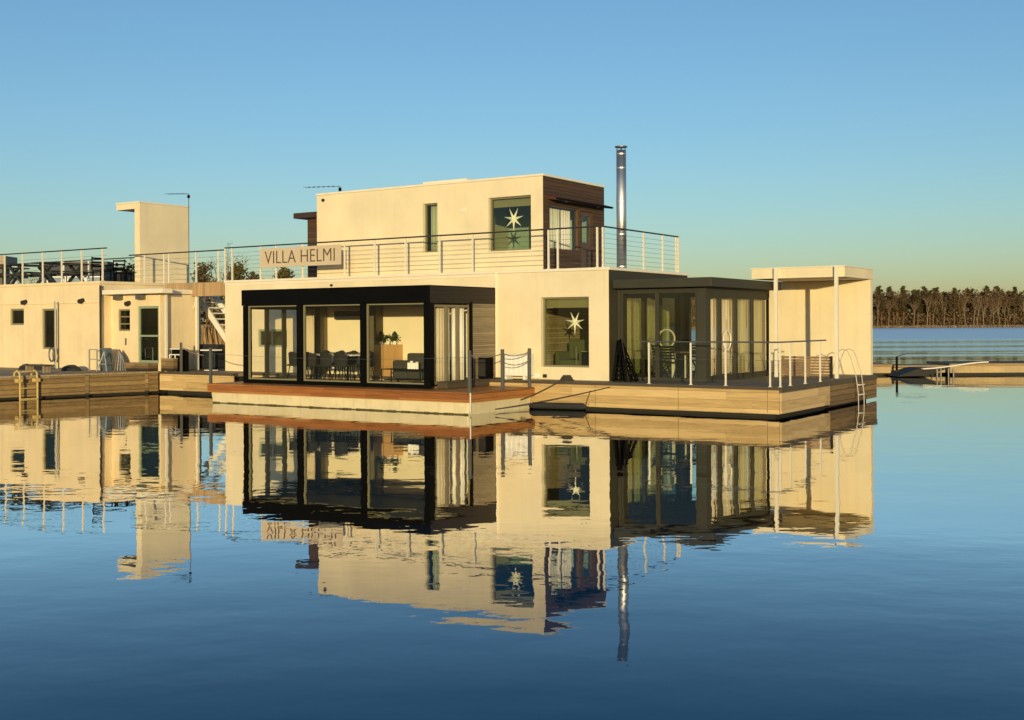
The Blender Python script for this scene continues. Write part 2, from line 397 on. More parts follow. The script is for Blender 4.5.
# ---------------------------------------------------------------- trees
def leafq(mb, c, s, rr, flat=.5):
    n = Vector((rr.gauss(0,1), rr.gauss(0,1), rr.gauss(0,1)*flat+.2)).normalized()
    a = n.orthogonal().normalized(); b = n.cross(a); t = rr.uniform(0, 6.28)
    a, b = a*math.cos(t)+b*math.sin(t), b*math.cos(t)-a*math.sin(t)
    s1, s2 = s*rr.uniform(.6, 1.2), s*rr.uniform(.35, .8)
    mb.add([c-a*s1, c-b*s2, c+a*s1*.9, c+b*s2], [(0,1,2,3)])
def conifer(seed, h=15, bare=.45, spread=2.3, leaf=.42, dens=1.0):
    rr = random.Random(seed); t = MB(); c = MB()
    lean = (rr.uniform(-.3,.3), rr.uniform(-.3,.3)); pts = [Vector((lean[0]*(i/6)**2, lean[1]*(i/6)**2, h*i/6)) for i in range(7)]
    t.tube(pts, [.20*(1-.85*i/6)*h/15+.02 for i in range(7)], 6)
    n = int(26*dens)
    for i in range(n):
        u = i/(n-1); z = h*(bare + (1-bare)*u*.97); ln = spread*(1-u**1.6)*rr.uniform(.45, 1.1)+.35; a = rr.uniform(0, 6.28)
        p = Vector((lean[0]*(z/h)**2, lean[1]*(z/h)**2, z)); q = p + Vector((math.cos(a)*ln, math.sin(a)*ln, ln*rr.uniform(-.05,.35)))
        t.tube([p, q], [.045, .015], 4, False)
        for k in range(int(20*dens)):
            f = rr.uniform(.3, 1.1); d = p.lerp(q, f) + Vector((rr.gauss(0,.32), rr.gauss(0,.32), rr.gauss(.1,.22)))
            leafq(c, d, leaf*rr.uniform(.5, 1.1), rr, .8)
    return t, c
def broadleaf(seed, h=11, leaf=.3, n_leaf=500, bare=.25, spread=.32, twig=True):
    rr = random.Random(seed); t = MB(); c = MB(); tips = []
    def grow(p, d, ln, r, lev):
        mid = p + d*ln*.5 + Vector((rr.gauss(0,.04), rr.gauss(0,.04), 0))*ln; q = p + d*ln
        t.tube([p, mid, q], [r, r*.8, r*.6], 5 if lev < 2 else 3, False)
        if lev >= 4: tips.append((mid, q)); return
        if lev >= 2: tips.append((mid, q))
        for k in range(rr.choice((2, 3, 3)) if lev else 4):
            a = rr.uniform(0, 6.28); s = spread*rr.uniform(.6, 1.5)*(1.3 if lev else 1)
            nd = (d + d.orthogonal().normalized()*0 + Vector((math.cos(a)*s, math.sin(a)*s, .12))).normalized()
            grow(q if k or lev == 0 else mid, nd, ln*rr.uniform(.55, .8), r*.58, lev+1)
    grow(Vector((0,0,0)), Vector((rr.gauss(0,.03), rr.gauss(0,.03), 1)).normalized(), h*.36, .16*h/11, 0)
    for i in range(n_leaf):
        a, b = rr.choice(tips); p = a.lerp(b, rr.uniform(.1, 1.3)) + Vector((rr.gauss(0,.22), rr.gauss(0,.22), rr.gauss(0,.22)))*h/11
        leafq(c, p, leaf*rr.uniform(.4, 1.1), rr, 1)
    return t, c
def mk(name, label, tc, tm, cm, loc, group):
    r = thing(name, (0,0,0), label, 'tree', group, house=False); r.location = loc
    tc[0].build('trunk', tm, r); tc[1].build('crown', cm, r); return r
protos = []
G1 = 'trees of the wood across the lake'
kinds = [('pine_tree', 'tall pine with bare trunk in the wood on the far shore', [conifer(s, 14.6, b, sp, .34, 1.7) for s, b, sp in ((1,.40,2.2),(2,.34,2.5),(3,.48,2.0),(4,.26,2.3))], pinebark, pineleaf),
         ('birch_tree', 'pale barked leafless birch in the wood on the far shore', [broadleaf(s, 13.5, .17, 900, spread=.26) for s in (11,12,13)], birchbark, twigs),
         ('bare_tree', 'brown leafless tree in the wood on the far shore', [broadleaf(s, 13, .2, 1300, spread=.29) for s in (21,22,23)], greybark, twigs)]
rt = random.Random(5); used = {}
def plant(ki, x, y, z, s, group=G1):
    name, label, vs, tm, cm = kinds[ki]; v = rt.randrange(len(vs)); key = (ki, v)
    if key not in used:
        o = mk(name, label, vs[v], tm, cm, (x, y, z), group); used[key] = o
    else: o = dup(used[key], None, world=(x, y, z))
    o.rotation_euler = (0, 0, rt.uniform(0, 6.28)); o.scale = (s*rt.uniform(.95,1.15), s*rt.uniform(.95,1.15), s)
for i in range(58):      # front row: birches and bare trees over pines
    x = 66 + i*2.35 + rt.uniform(-1, 1); plant(rt.choice((1, 1, 2, 0)), x, shore_y(x)+rt.uniform(3.5, 8), .6, rt.uniform(.75, 1.02))
for i in range(66):
    x = 66 + i*2.1 + rt.uniform(-1, 1); plant(rt.choice((0, 2, 2, 2, 1)), x, shore_y(x)+rt.uniform(10, 17), .9, rt.uniform(.82, 1.0))
for i in range(70):
    x = 66 + i*2.0 + rt.uniform(-1, 1); plant(rt.choice((0, 0, 2, 2)), x, shore_y(x)+rt.uniform(20, 30), 1.1, rt.uniform(.88, 1.06))
def woodmass():     # the depth of the wood behind the trees one can tell apart
    mb = MB(); rr = random.Random(9)
    def fill(n, x0, x1, y0, y1, hh, lo, leaf):
        for i in range(n):
            x = rr.uniform(x0, x1); y = shore_y(x) + rr.uniform(y0, y1); top = hh*(.86+.16*noise.noise(Vector((x*.09, y*.05, 1)))+.07*noise.noise(Vector((x*.4, y*.2, 5))))
            leafq(mb, Vector((x, y, rr.uniform(lo, top))), leaf*rr.uniform(.6, 1.3), rr, 1)
    fill(36000, 55, 290, 9, 32, 16.0, .5, .55); fill(14000, 55, 290, 5, 18, 8.5, .3, .42)
    fill(2500, -160, -10, 22, 50, 8.0, .6, .8)
    fill(9000, -6, 57, 5, 40, 12.5, .4, .8)
    o = mb.build('distant_wood', foliage('wood_mass', (.062, .046, .021), (.185, .112, .052), .22), house=False, base=(0,0,0))
    tag(o, 'dark depth of the wood behind the shoreline trees', 'wood', kind='stuff')
woodmass()
G2 = 'trees on the near left shore'
def ltree(name, label, tc, tm, cm, px, Y, z=.6, s=1.0):
    X = (px-512)/1150*Y
    o = mk(name, label, tc, tm, cm, (X, Y, z), G2); o.scale = (s, s, s); return o
ltree('pine_tree', 'dark round pine seen just right of the white stair tower', conifer(31, 8.2, .18, 2.3, .20, 2.0), pinebark, pineleaf, 207, 126)
ltree('bare_tree', 'tall leafless grey tree left of the sign, seen through the roof railing', broadleaf(32, 10.2, .11, 500, spread=.30), greybark, twigs, 222, 128)
ltree('pine_tree', 'olive green bushy pine between railing posts left of the sign', conifer(33, 7.9, .12, 2.4, .22, 2.2), pinebark, oliveleaf, 238, 124)
ltree('pine_tree', 'small dark pine left of the sign, beside the olive one', conifer(34, 7.0, .12, 2.0, .22, 2.1), pinebark, pineleaf, 252, 125)
ltree('round_tree', 'rounded olive tree showing below the sign lettering', conifer(35, 7.6, .08, 2.7, .22, 2.4), greybark, oliveleaf, 284, 124)
ltree('round_tree', 'low dark bush-like tree left of the rounded tree under the sign', conifer(36, 5.6, .05, 1.8, .2, 1.8), greybark, pineleaf, 271, 124)
ltree('bare_tree', 'leafless brown tree seen under the footbridge', broadleaf(37, 8.2, .12, 500, spread=.34), greybark, twigs, 212, 121, s=.9)
ltree('pine_tree', 'dark pine on the shore behind the white stair tower', conifer(38, 7.0, .1, 2.2, .25, 1.6), pinebark, pineleaf, 128, 118, s=.9)
for k, px in enumerate((-40, -5, 30, 66, 90, 112, 160, 184)):
    ltree('pine_tree' if k % 2 else 'bare_tree', ['leafless tree on the left shore behind the roof terrace', 'dark pine on the left shore behind the roof terrace'][k % 2],
          conifer(40+k, 6.2, .1, 2.0, .25, 1.4) if k % 2 else broadleaf(40+k, 7.5, .14, 350, spread=.33), pinebark if k % 2 else greybark, pineleaf if k % 2 else twigs, px, 118+k, s=.85)

# far buildings on the left shore
t = thing('lakeside_building', (-36, 96, .8), 'low dark building with pale window bands behind the roof terrace', 'building', house=False)
MB().box(-38.6, -33.6, 95, 97, .8, 7.2).build('wall', surf('dark_cladding', (.05, .05, .055), .7, .2, .5), t)
MB().box(-38.9, -33.3, 94.7, 97.3, 7.203, 7.5).build('roof', surf('dark_roof', (.10, .09, .08), .7, .2, .5), t)
for z in (3.0, 5.2):
    for x in (-38.4, -36.7, -35.3):
        f = MB().wall('x', x, x+1.6, z, z+1.1, 94.94, 94.99, [(x+.1, x+1.5, z+.1, z+1.0)]).build('window', white, t)
        MB().add([(x+.1, 94.97, z+.1), (x+1.5, 94.97, z+.1), (x+1.5, 94.97, z+1.0), (x+.1, 94.97, z+1.0)], [(0,1,2,3)]).build('pane', surf('pale_pane', (.25, .32, .38), .2, .1, 1), f)
t = thing('apartment_building', (-44, 78, .8), 'beige flat roofed building at the far left behind the railing', 'building', house=False)
MB().box(-62, -35.0, 79, 80.2, .8, 6.4).build('wall', surf('beige_block', (.13, .11, .08), .8, .15, .5), t)
MB().box(-63, -34.6, 78.4, 80.5, 6.403, 7.0).build('roof', surf('pale_eaves', (.36, .29, .20), .7, .1, .5), t)
for i in range(7):
    x = -37.6 - i*3.0
    f = MB().wall('x', x, x+1.8, 4.3, 5.8, 78.93, 78.99, [(x+.12, x+1.68, 4.42, 5.68)]).build('window', white, t)
    MB().add([(x+.12, 78.97, 4.42), (x+1.68, 78.97, 4.42), (x+1.68, 78.97, 5.68), (x+.12, 78.97, 5.68)], [(0,1,2,3)]).build('pane', MATS['pale_pane'], f)

# ================================================================== MAIN PONTOON AND DECKS
t = thing('floating_deck', (-4, 2.5, 0), 'long pale timber pontoon deck carrying the cream houseboat', 'deck')
x0, x1, y0, y1 = -12.5, 4.95, -.85, 6.75
MB().box(x0, x1-.06, y0, y0+.05, .085, .635).build('front_skirt', palewood, t)
MB().box(x1-.05, x1, y0, 2.6, .10, .58).build('side_skirt', palewoody, t)
MB().box(x1-.05, x1-.01, 2.603, y1, .06, .58).build('side_skirt', dockwood, t, label='older greyer side boards towards the ladder')
MB().box(x0, x1-.06, y0-.012, y0+.06, .638, .70).build('edge_board', darkedge, t)
MB().box(x1-.05, x1+.015, y0-.012, y1, .584, .70).build('edge_board', surf('worn_edge', (.085, .07, .045), .8, .3, 9), t)
MB().box(x0, x1-.055, y0+.065, y1, .60, .703).build('deck_boards', greydeck, t)
MB().box(x0+.1, x1-.25, y0+.22, y1-.2, -.35, .55).build('float', rubber, t)
m = MB()
for x in (x1-.35, x1-2.6, x1-4.9): m.box(x, x+.012, y0-.003, y0, .11, .63)
m.build('joint', dockwoodx, t)

t = thing('floating_deck', (-14.5, .5, 0), 'short pale timber pontoon between the dock and the orange edged deck', 'deck')
MB().box(-15.95, -12.52, -1.30, -1.25, .10, .62).build('front_skirt', palewood, t)
MB().box(-15.95, -12.52, -1.315, -1.24, .623, .70).build('edge_board', darkedge, t)
MB().box(-15.95, -12.52, -1.235, 4.5, .60, .702).build('deck_boards', greydeck, t)
MB().box(-15.8, -12.6, -1.1, 4.4, -.35, .58).build('float', rubber, t)

t = thing('floating_deck', (-6.35, -2.3, 0), 'low white hulled pontoon with orange oiled deck edge below the glass room', 'deck')
ax0, ax1, ay0, ay1 = -10.90, -1.72, -3.78, -.90
MB().box(ax0, ax1, ay0, ay0+.04, .305, .54).build('fascia', orangewood, t)
ow2 = boards('oiled_fascia_side', [(.17, .062, .014), (.34, .125, .028), (.50, .21, .065)], 'z', .125, 'y', .45, groove=.05)
MB().box(ax1-.04, ax1, ay0+.043, ay1, .305, .54).build('fascia', ow2, t)
MB().box(ax0, ax1-.043, ay0+.043, ay1, .44, .545).build('deck_boards', orangedeck, t)
h = MB(); hx0, hx1, hy0, hy1 = ax0+.06, ax1-.10, ay0+.07, ay1
h.add([(hx0+.10,hy0+.05,-.4),(hx1-.08,hy0+.05,-.4),(hx1-.08,hy1,-.4),(hx0+.10,hy1,-.4),(hx0,hy0,.303),(hx1,hy0,.303),(hx1,hy1,.303),(hx0,hy1,.303)],
      [(0,3,2,1),(4,5,6,7),(0,1,5,4),(1,2,6,5),(2,3,7,6),(3,0,4,7)])
h.build('hull', hull, t, bevel=.04)
a = MB(); rr = random.Random(2)
def algae(p, q, nrm):
    n = 60
    for i in range(n):
        u0, u1 = i/n, (i+1)/n; z = .018+.02*rr.random()
        A = Vector(p).lerp(Vector(q), u0); B = Vector(p).lerp(Vector(q), u1); o_ = Vector(nrm)*.006
        a.add([A+o_+Vector((0,0,-.08)), B+o_+Vector((0,0,-.08)), B+o_+Vector((0,0,z)), A+o_+Vector((0,0,z))], [(0,1,2,3)])
algae((hx0+.06, hy0+.025, 0), (hx1-.03, hy0+.025, 0), (0,-1,0)); algae((hx1-.045, hy0+.03, 0), (hx1-.045, hy1, 0), (1,0,0))
a.build('algae_line', surf('algae', (.10, .085, .03), .9, .4, 12), t)
MB().box(ax1-.012, ax1+.012, ay0-.012, ay0+.012, .08, .545).build('corner_strip', white, t)

# left timber dock
t = thing('timber_dock', (-30, -1, 0), 'weathered brown plank dock with a yellow ladder on its side', 'dock')
DA, DB = Vector((-18.8, -12, 0)), Vector((-15.98, -1.33, 0))
def dock_pt(b): return DA.x + (DB.x-DA.x)*(b-DA.y)/(DB.y-DA.y)
dn = Vector((.966, -.2606, 0))
MB().prism([DA+Vector((0,0,.06)), DB+Vector((0,0,.06)), DB+Vector((0,0,.655)), DA+Vector((0,0,.655))], -dn*.05).build('side_planking', dockwood, t)
MB().box(-60, -18.86, -12.05, -12, .06, .655).build('front_planking', dockwoodx, t)
poly = [(-60,-12.05), (-18.78,-12.05), (-15.965,-1.33), (-15.965,2.5), (-60,6)]
MB().prism([(x, y, .66) for x, y in poly], (0,0,.05)).build('deck_boards', dockdeck, t)
poly = [(-59.8,-11.8), (-19.1,-11.8), (-16.2,-1.5), (-16.2,2.3), (-59.8,5.8)]
MB().prism([(x, y, -.4) for x, y in poly], (0,0,1.04)).build('float', rubber, t)
for b in (-10.2, -7.9, -3.6, -1.72):
    c = Vector((dock_pt(b), b, 0))+dn*.015
    MB().beam(c+Vector((0,0,.03)), c+Vector((0,0,.65)), .11, .03, up=(dn.x, dn.y, 0)).build('batten', dockwoodx, t)

# ================================================================== HOUSEBOAT
hb = thing('houseboat', (-7, 2.4, .7), 'cream two-storey houseboat with flat roofs and a dark timber upper end wall', 'houseboat')
FH = 3.58
MB().wall('x', -14.29, -.004, .70, FH, 0, .2, [(-2.08, -.60, 1.04, 2.90), (-12.78, -11.5, 1.50, 2.06)]).build('wall', stucco, hb)
MB().wall('y', .204, 4.80, .70, FH, -14.29, -14.09).build('wall', stucco, hb)
MB().wall('y', .004, 4.80, .70, FH, -.20, .0, [(1.0, 4.3, .74, 3.0)]).build('side_wall', olive, hb, label='olive side wall towards the garden room')
MB().wall('x', -14.086, -.204, .70, FH, 4.6, 4.8, [(-4.2, -2.9, 1.2, 2.8)]).build('wall', stucco, hb)
MB().box(-14.32, .03, -.03, 4.86, FH+.003, 3.66).build('roof', trimw, hb, bevel=.012)
MB().box(-14.1, -.2, .2, 4.6, .70, .75).build('floor', floorwood, hb)
m = MB(); m.box(-14.0, -13.97, .25, 4.55, .75, 3.5); m.box(-14.0, -.3, 4.5, 4.55, .75, 3.5); m.build('interior_wall', inwall, hb)
MB().box(-2.95, -2.85, .8, 4.49, .75, 3.5).build('partition', inbrown, hb)
m = MB(); m.tube([(-3.52, -.03, .72), (-3.52, -.03, 3.6)], .025, 8); m.build('downpipe', trimw, hb)
window(hb, 'x', -2.08, -.60, 1.04, 2.90, .115, 1, winframe, glassd, fw=.045, depth=.08)
window(hb, 'x', -12.78, -11.5, 1.50, 2.06, .05, 1, greenframe, glassdd, fw=.06, mull=(('v', -12.2),))
window(hb, 'y', 1.0, 4.3, .74, 3.0, -.05, -1, olive, glassd, fw=.09, mull=(('v', 2.1), ('v', 3.2)))
window(hb, 'x', -4.2, -2.9, 1.2, 2.8, 4.75, -1, winframe, glassd)
m = MB(); m.tube([(-9.6, .0, 3.40), (-9.6, -.05, 3.40)], .04, 8); m.build('wall_lamp', rubber, hb)

# upper storey
UB0, UB1, UX0, UX1, UT = 1.0, 4.5, -11.14, -2.61, 6.32
MB().wall('x', UX0, UX1-.012, 3.664, UT, UB0, UB0+.18, [(-6.85, -6.31, 4.34, 5.80), (-4.47, -3.02, 4.28, 5.82)]).build('upper_wall', stucco, hb)
MB().wall('y', UB0+.004, UB1, 3.664, UT, UX1-.18, UX1, [(1.34, 3.02, 4.30, 5.56), (3.10, 3.80, 3.70, 5.50)]).build('upper_side_wall', brownwood, hb, label='dark brown timber end wall of the upper storey')
MB().wall('y', UB0+.184, UB1, 3.664, UT, UX0, UX0+.18).build('upper_side_wall', brownwood, hb)
MB().wall('x', UX0+.184, UX1-.184, 3.664, UT, UB1-.18, UB1-.004).build('upper_wall', stucco, hb)
MB().box(UX0-.03, UX1+.02, UB0-.03, UB1+.03, UT+.003, 6.39).build('upper_roof', trimw, hb, bevel=.012)
MB().box(UX0+.2, UX1-.2, UB0+.2, UB1-.2, 3.67, 3.74).build('upper_floor', floorwood, hb)
MB().box(UX0+.25, UX1-.25, UB1-.24, UB1-.20, 3.74, 6.3).build('interior_wall', surf('interior_teal_grey', (.36, .52, .52), .8, .1, 1), hb)
MB().box(-6.0, -5.94, UB0+.3, UB1-.25, 3.74, 6.3).build('partition', surf('interior_sage', (.42, .44, .30), .8, .1, 1), hb)
window(hb, 'x', -6.85, -6.31, 4.34, 5.80, UB0+.095, 1, winframe, glassd, fw=.04)
window(hb, 'x', -4.47, -3.02, 4.28, 5.82, UB0+.095, 1, winframe, glassd, fw=.045, depth=.08)
window(hb, 'y', 1.34, 3.02, 4.30, 5.56, UX1-.05, -1, surf('brown_frame', (.10, .06, .035), .5, .1, 5), glass, fw=.035)
d = MB().wall('y', 3.10, 3.80, 3.70, 5.50, UX1-.10, UX1-.04, [(3.22, 3.68, 4.6, 5.38)]).build('door', MATS['brown_frame'], hb)
MB().add([(UX1-.07, 3.22, 4.6), (UX1-.07, 3.68, 4.6), (UX1-.07, 3.68, 5.38), (UX1-.07, 3.22, 5.38)], [(0,1,2,3)]).build('pane', glassd, d)
MB().tube([(UX1-.02, 3.17, 4.62), (UX1+.03, 3.17, 4.62), (UX1+.03, 3.28, 4.62)], .012, 6).build('handle', steel, d)
aw = MB().prism([(UX1+.004, 1.22, 5.70), (UX1+.30, 1.22, 5.66), (UX1+.30, 1.22, 5.72), (UX1+.004, 1.22, 5.80)], (0, 3.25, 0)).build('awning', surf('awning_red_brown', (.075, .022, .014), .6, .15, 4), hb)
MB().box(UX1+.303, UX1+.32, 1.20, 4.49, 5.665, 5.715).build('awning_edge', black, aw)
for b in (2.0, 3.85):
    MB().tube([(UX1+.16, b, 5.70), (UX1+.16, b, 5.67)], .05, 10).build('downlight', white, aw)
# brown bay at the left end of the upper storey
MB().box(-12.5, UX0-.004, 2.0, 4.3, 3.664, 5.74).build('timber_bay', brownwoodx, hb)
MB().box(-12.9, UX0-.004, 1.75, 4.4, 5.743, 5.92).build('bay_roof', surf('bay_roof_brown', (.045, .024, .014), .6, .15, 4), hb)
MB().box(-7.25, -5.60, 1.5, 2.5, 6.394, 6.53).build('skylight', trimw, hb, bevel=.015)
# steel flue
ch = MB().tube([(-.42, 1.5, 3.66), (-.42, 1.5, 6.90)], .135, 24).build('chimney', steel, hb, smooth=False)
for p in ch.data.polygons: p.use_smooth = len(p.vertices) == 4
for z in (3.72, 4.6, 5.5, 6.4, 6.78): MB().tube([(-.42, 1.5, z), (-.42, 1.5, z+.03)], .140, 24).build('clamp_band', steel, ch)
m = MB(); m.tube([(-.42, 1.5, 6.98), (-.42, 1.5, 7.01)], .17, 24)
for k in range(4):
    a_ = k*math.pi/2+.4; m.beam((-.42+.11*math.cos(a_), 1.5+.11*math.sin(a_), 6.88), (-.42+.11*math.cos(a_), 1.5+.11*math.sin(a_), 6.99), .02)
m.build('cap', greysteel, ch)

MB().tube([(-10.85, UB0, 6.16), (-10.85, UB0-.05, 6.16)], .05, 10).build('wall_vent', rubber, hb)
MB().tube([(-5.35, UB0, 5.52), (-5.35, UB0-.035, 5.52)], .07, 12).build('wall_vent', trimw, hb)
MB().box(-2.42, -2.12, -.06, -.001, .74, .86).build('socket_box', white, hb, bevel=.008)
MB().box(-2.0, -1.9, -.05, -.001, .75, .84).build('socket_box', rubber, hb)
m = MB(); m.box(-14.27, -3.6, -.022, -.001, 3.50, 3.56); m.build('drip_flashing', trimw, hb)
# stars in the windows
def star(x, y, z, r, label):
    m = MB(); n = 7; pts = []
    for k in range(2*n):
        a_ = math.pi*k/n - math.pi/2; rad = (r, r*.26)[k % 2]*(1.12 if k == 0 else 1)
        pts.append((x + rad*math.cos(a_), y, z + rad*math.sin(a_)))
    vs = pts + [(x, y-.07, z), (x, y+.07, z)]; fs = []
    for k in range(2*n):
        fs.append((k, (k+1) % (2*n), 2*n)); fs.append(((k+1) % (2*n), k, 2*n+1))
    t = thing('paper_star', (x, y, z-r), label, 'star', 'paper stars hanging in the windows')
    m.add(vs, fs); m.build('star', starpaper, t)
    MB().tube([(x, y, z+r*.9), (x, y, z+r+.35)], .006, 4).build('cord', ropedk, t)
star(-1.20, .30, 2.23, .31, 'white paper star in the ground floor window beside the garden room')
star(-3.80, UB0+.30, 5.20, .35, 'white paper star in the large upper storey window')

def curtain(x0, y0, x1, y1, z0, z1, amp, waves, mat, label, name='curtain', cat='curtain', group=None, thick=.012):
    m = MB(); n = int(waves*6); d = Vector((x1-x0, y1-y0, 0)); nr = Vector((-d.y, d.x, 0)).normalized(); pr = []
    for i in range(n+1):
        u = i/n; q = Vector((x0, y0, 0)) + d*u; pr.append(q + nr*amp*math.sin(u*waves*6.283)*(.7+.3*math.sin(u*19)))
    for side in (0, 1):
        for q in pr: p = q + nr*thick*side; m.v += [(p.x, p.y, z0), (p.x, p.y, z1)]
    k = (n+1)*2
    for i in range(n):
        m.f.append((2*i, 2*i+2, 2*i+3, 2*i+1)); m.f.append((k+2*i, k+2*i+1, k+2*i+3, k+2*i+2))
        m.f.append((2*i+1, 2*i+3, k+2*i+3, k+2*i+1)); m.f.append((2*i, k+2*i, k+2*i+2, 2*i+2))
    m.f.append((0, 1, k+1, k)); m.f.append((2*n, k+2*n, k+2*n+1, 2*n+1))
    o = m.build(name, mat, smooth=True); return tag(o, label, cat, group)
curtain(UX1-.26, 1.42, UX1-.26, 2.30, 3.8, 5.6, .03, 7, surf('grey_curtain', (.60, .63, .52), .9, .06, 4), 'grey green curtain behind the upper end window')
curtain(UX1-.26, 2.38, UX1-.26, 2.9, 3.8, 5.6, .02, 4, white, 'white curtain at the far edge of the upper end window')
curtain(-6.78, UB0+.30, -6.36, UB0+.30, 4.2, 5.9, .02, 4, MATS['grey_curtain'], 'grey green curtain behind the tall narrow upper window')
tag(MB().box(-2.06, -.64, .26, .275, 2.62, 3.0).build('roller_blind', surf('olive_blind', (.30, .28, .16), .9, .08, 3, stretch=(1,1,8))), 'short olive roller blind at the top of the ground floor star window', 'blind')
tag(MB().box(-4.45, -3.04, UB0+.24, UB0+.252, 5.55, 5.95).build('roller_blind', MATS['olive_blind']), 'short olive roller blind at the top of the large upper window', 'blind')
t = thing('armchair', (-1.75, 1.3, .75), 'green armchair low behind the ground floor star window', 'armchair')
gf = surf('green_fabric', (.10, .115, .045), .95, .15, 20)
MB().box(-2.15, -1.45, 1.0, 1.7, .95, 1.2).build('seat', gf, t, bevel=.06)
MB().box(-2.15, -1.45, 1.55, 1.75, 1.203, 1.75).build('backrest', gf, t, bevel=.06)
for x in (-2.22, -1.44): MB().box(x-.06, x+.06, 1.0, 1.7, .95, 1.42).build('armrest', gf, t, bevel=.04)
for x in (-2.1, -1.5):
    for y in (1.06, 1.62): MB().beam((x, y, .75), (x, y, .948), .05).build('leg', black, t)
t = thing('side_cabinet', (-1.1, 1.2, .75), 'dark cabinet with a white box behind the ground floor star window', 'cabinet')
MB().box(-1.35, -.75, .9, 1.35, .755, 1.42).build('body', black, t, bevel=.01)
MB().box(-1.36, -.74, .89, 1.36, 1.423, 1.45).build('top', inbrown, t)
t = thing('table_lamp', (-.85, 1.1, 1.452), 'small pale lamp on the dark cabinet behind the star window', 'lamp')
MB().tube([(-.85, 1.1, 1.452), (-.85, 1.1, 1.62)], .03, 10).build('base', white, t)
MB().tube([(-.85, 1.1, 1.62), (-.85, 1.1, 1.80)], [.13, .09], 14).build('lamp_shade', white, t)
curtain(-3.0, UB0+.75, -3.35, UB0+.75, 3.8, 5.7, .03, 3, blind, 'cream curtain at right of the large upper window')
curtain(-.40, 1.05, -.40, 2.0, .8, 2.95, .03, 7, curt, 'cream curtain by the garden room doorway')
curtain(-.40, 2.15, -.40, 4.2, .8, 2.95, .03, 12, greencurt, 'pale green curtain between house and garden room')

# ================================================================== GLASS ROOM (black framed box on the orange edged deck)
gr = thing('glass_room', (-6.9, -1.5, .545), 'black framed glass room built onto the sunny front of the houseboat', 'glass room')
gx0, gx1, gy0, gy1, gz0, gzt, gzr = -10.30, -3.545, -2.98, -.006, .548, 2.75, 3.20
m = MB(); m.box(gx0-.03, gx1-.02, gy0-.03, gy1, gzt, gzr); m.build('roof', black, gr, bevel=.01)
MB().box(gx1-.017, gx1+.02, gy0+.02, gy1, gzt, gzr-.03).build('side_fascia', boards('black_brown_fascia', [(.008, .006, .004), (.018, .012, .008), (.03, .02, .012)], 'z', .11, 'y', .7), gr)
for a_, b_ in ((gx0, gx0+.15), (-8.20, -8.0), (-5.89, -5.71), (-3.75, gx1)):
    MB().box(a_, b_, gy0, gy0+.18, gz0, gzt-.003).build('post', black, gr)
MB().box(gx0+.153, -3.753, gy0+.01, gy0+.14, gz0, gz0+.10).build('sill', black, gr)
MB().box(gx0, gx1, gy0+.05, gy1, gz0-.001, gz0+.06).build('floor', floorwood, gr)
for i, (a_, b_) in enumerate(((gx0+.15, -8.20), (-8.0, -5.89), (-5.71, -3.75))):
    f = MB().wall('x', a_+.004, b_-.004, gz0+.103, gzt-.004, gy0+.06, gy0+.12, [(a_+.04, b_-.04, gz0+.14, gzt-.04)]).build('window', winframe, gr)
    MB().add([(a_+.04, gy0+.09, gz0+.14), (b_-.04, gy0+.09, gz0+.14), (b_-.04, gy0+.09, gzt-.04), (a_+.04, gy0+.09, gzt-.04)], [(0,1,2,3)]).build('pane', glass, f)
# right side glazing and slatted wall
MB().box(gx1-.10, gx1-.004, -1.19, gy1, gz0+.06, gzt-.003).build('side_wall', greyslat, gr)
ys = [gy0+.19, gy0+.75, gy0+1.25, -1.195]
for i in range(3):
    a_, b_ = ys[i], ys[i+1]
    f = MB().wall('y', a_+.003, b_-.003, gz0+.10, gzt-.05, gx1-.08, gx1-.03, [(a_+.05, b_-.05, gz0+.17, gzt-.11)]).build('window', surf('taupe_frame', (.20, .17, .11), .5, .1, 4) if i == 0 else MATS['taupe_frame'], gr)
    MB().add([(gx1-.055, a_+.05, gz0+.17), (gx1-.055, b_-.05, gz0+.17), (gx1-.055, b_-.05, gzt-.11), (gx1-.055, a_+.05, gzt-.11)], [(0,1,2,3)]).build('pane', glass, f)
MB().box(gx1-.09, gx1-.004, gy0+.19, -1.195, gz0, gz0+.097).build('sill', black, gr)
MB().box(gx1-.05, gx1+.03, -1.23, -1.15, gz0, gzt+.05).build('post', black, gr)
# left side glazing
ys = [gy0+.19, -2.1, -1.4, -.7, -.02]
for i in range(4):
    a_, b_ = ys[i], ys[i+1]
    f = MB().wall('y', a_+.003, b_-.003, gz0+.063, gzt-.004, gx0+.03, gx0+.09, [(a_+.07, b_-.07, gz0+.13, gzt-.1)]).build('sliding_door', olive, gr)
    MB().add([(gx0+.06, a_+.07, gz0+.13), (gx0+.06, b_-.07, gz0+.13), (gx0+.06, b_-.07, gzt-.1), (gx0+.06, a_+.07, gzt-.1)], [(0,1,2,3)]).build('pane', glass, f)
    MB().tube([(gx0+.11, a_+.04, 1.5), (gx0+.11, a_+.04, 1.7)], .012, 6).build('handle', black, f)
MB().box(gx0+.10, gx1-.11, -.10, gy1-.002, gz0+.063, gzt-.003).build('back_wall', inwall, gr)
for x in (-9.95, -7.76):
    MB().box(x, x+.26, -.42, -.104, gz0+.063, gzt-.004).build('column', surf('olive_column', (.13, .11, .055), .6, .1, 3) if x < -9 else MATS['olive_column'], gr)
v = MB(); v.box(-9.2, -8.05, -.36, -.104, 2.36, 2.60); v.build('air_unit', rubber, gr, bevel=.02)

GF = .612
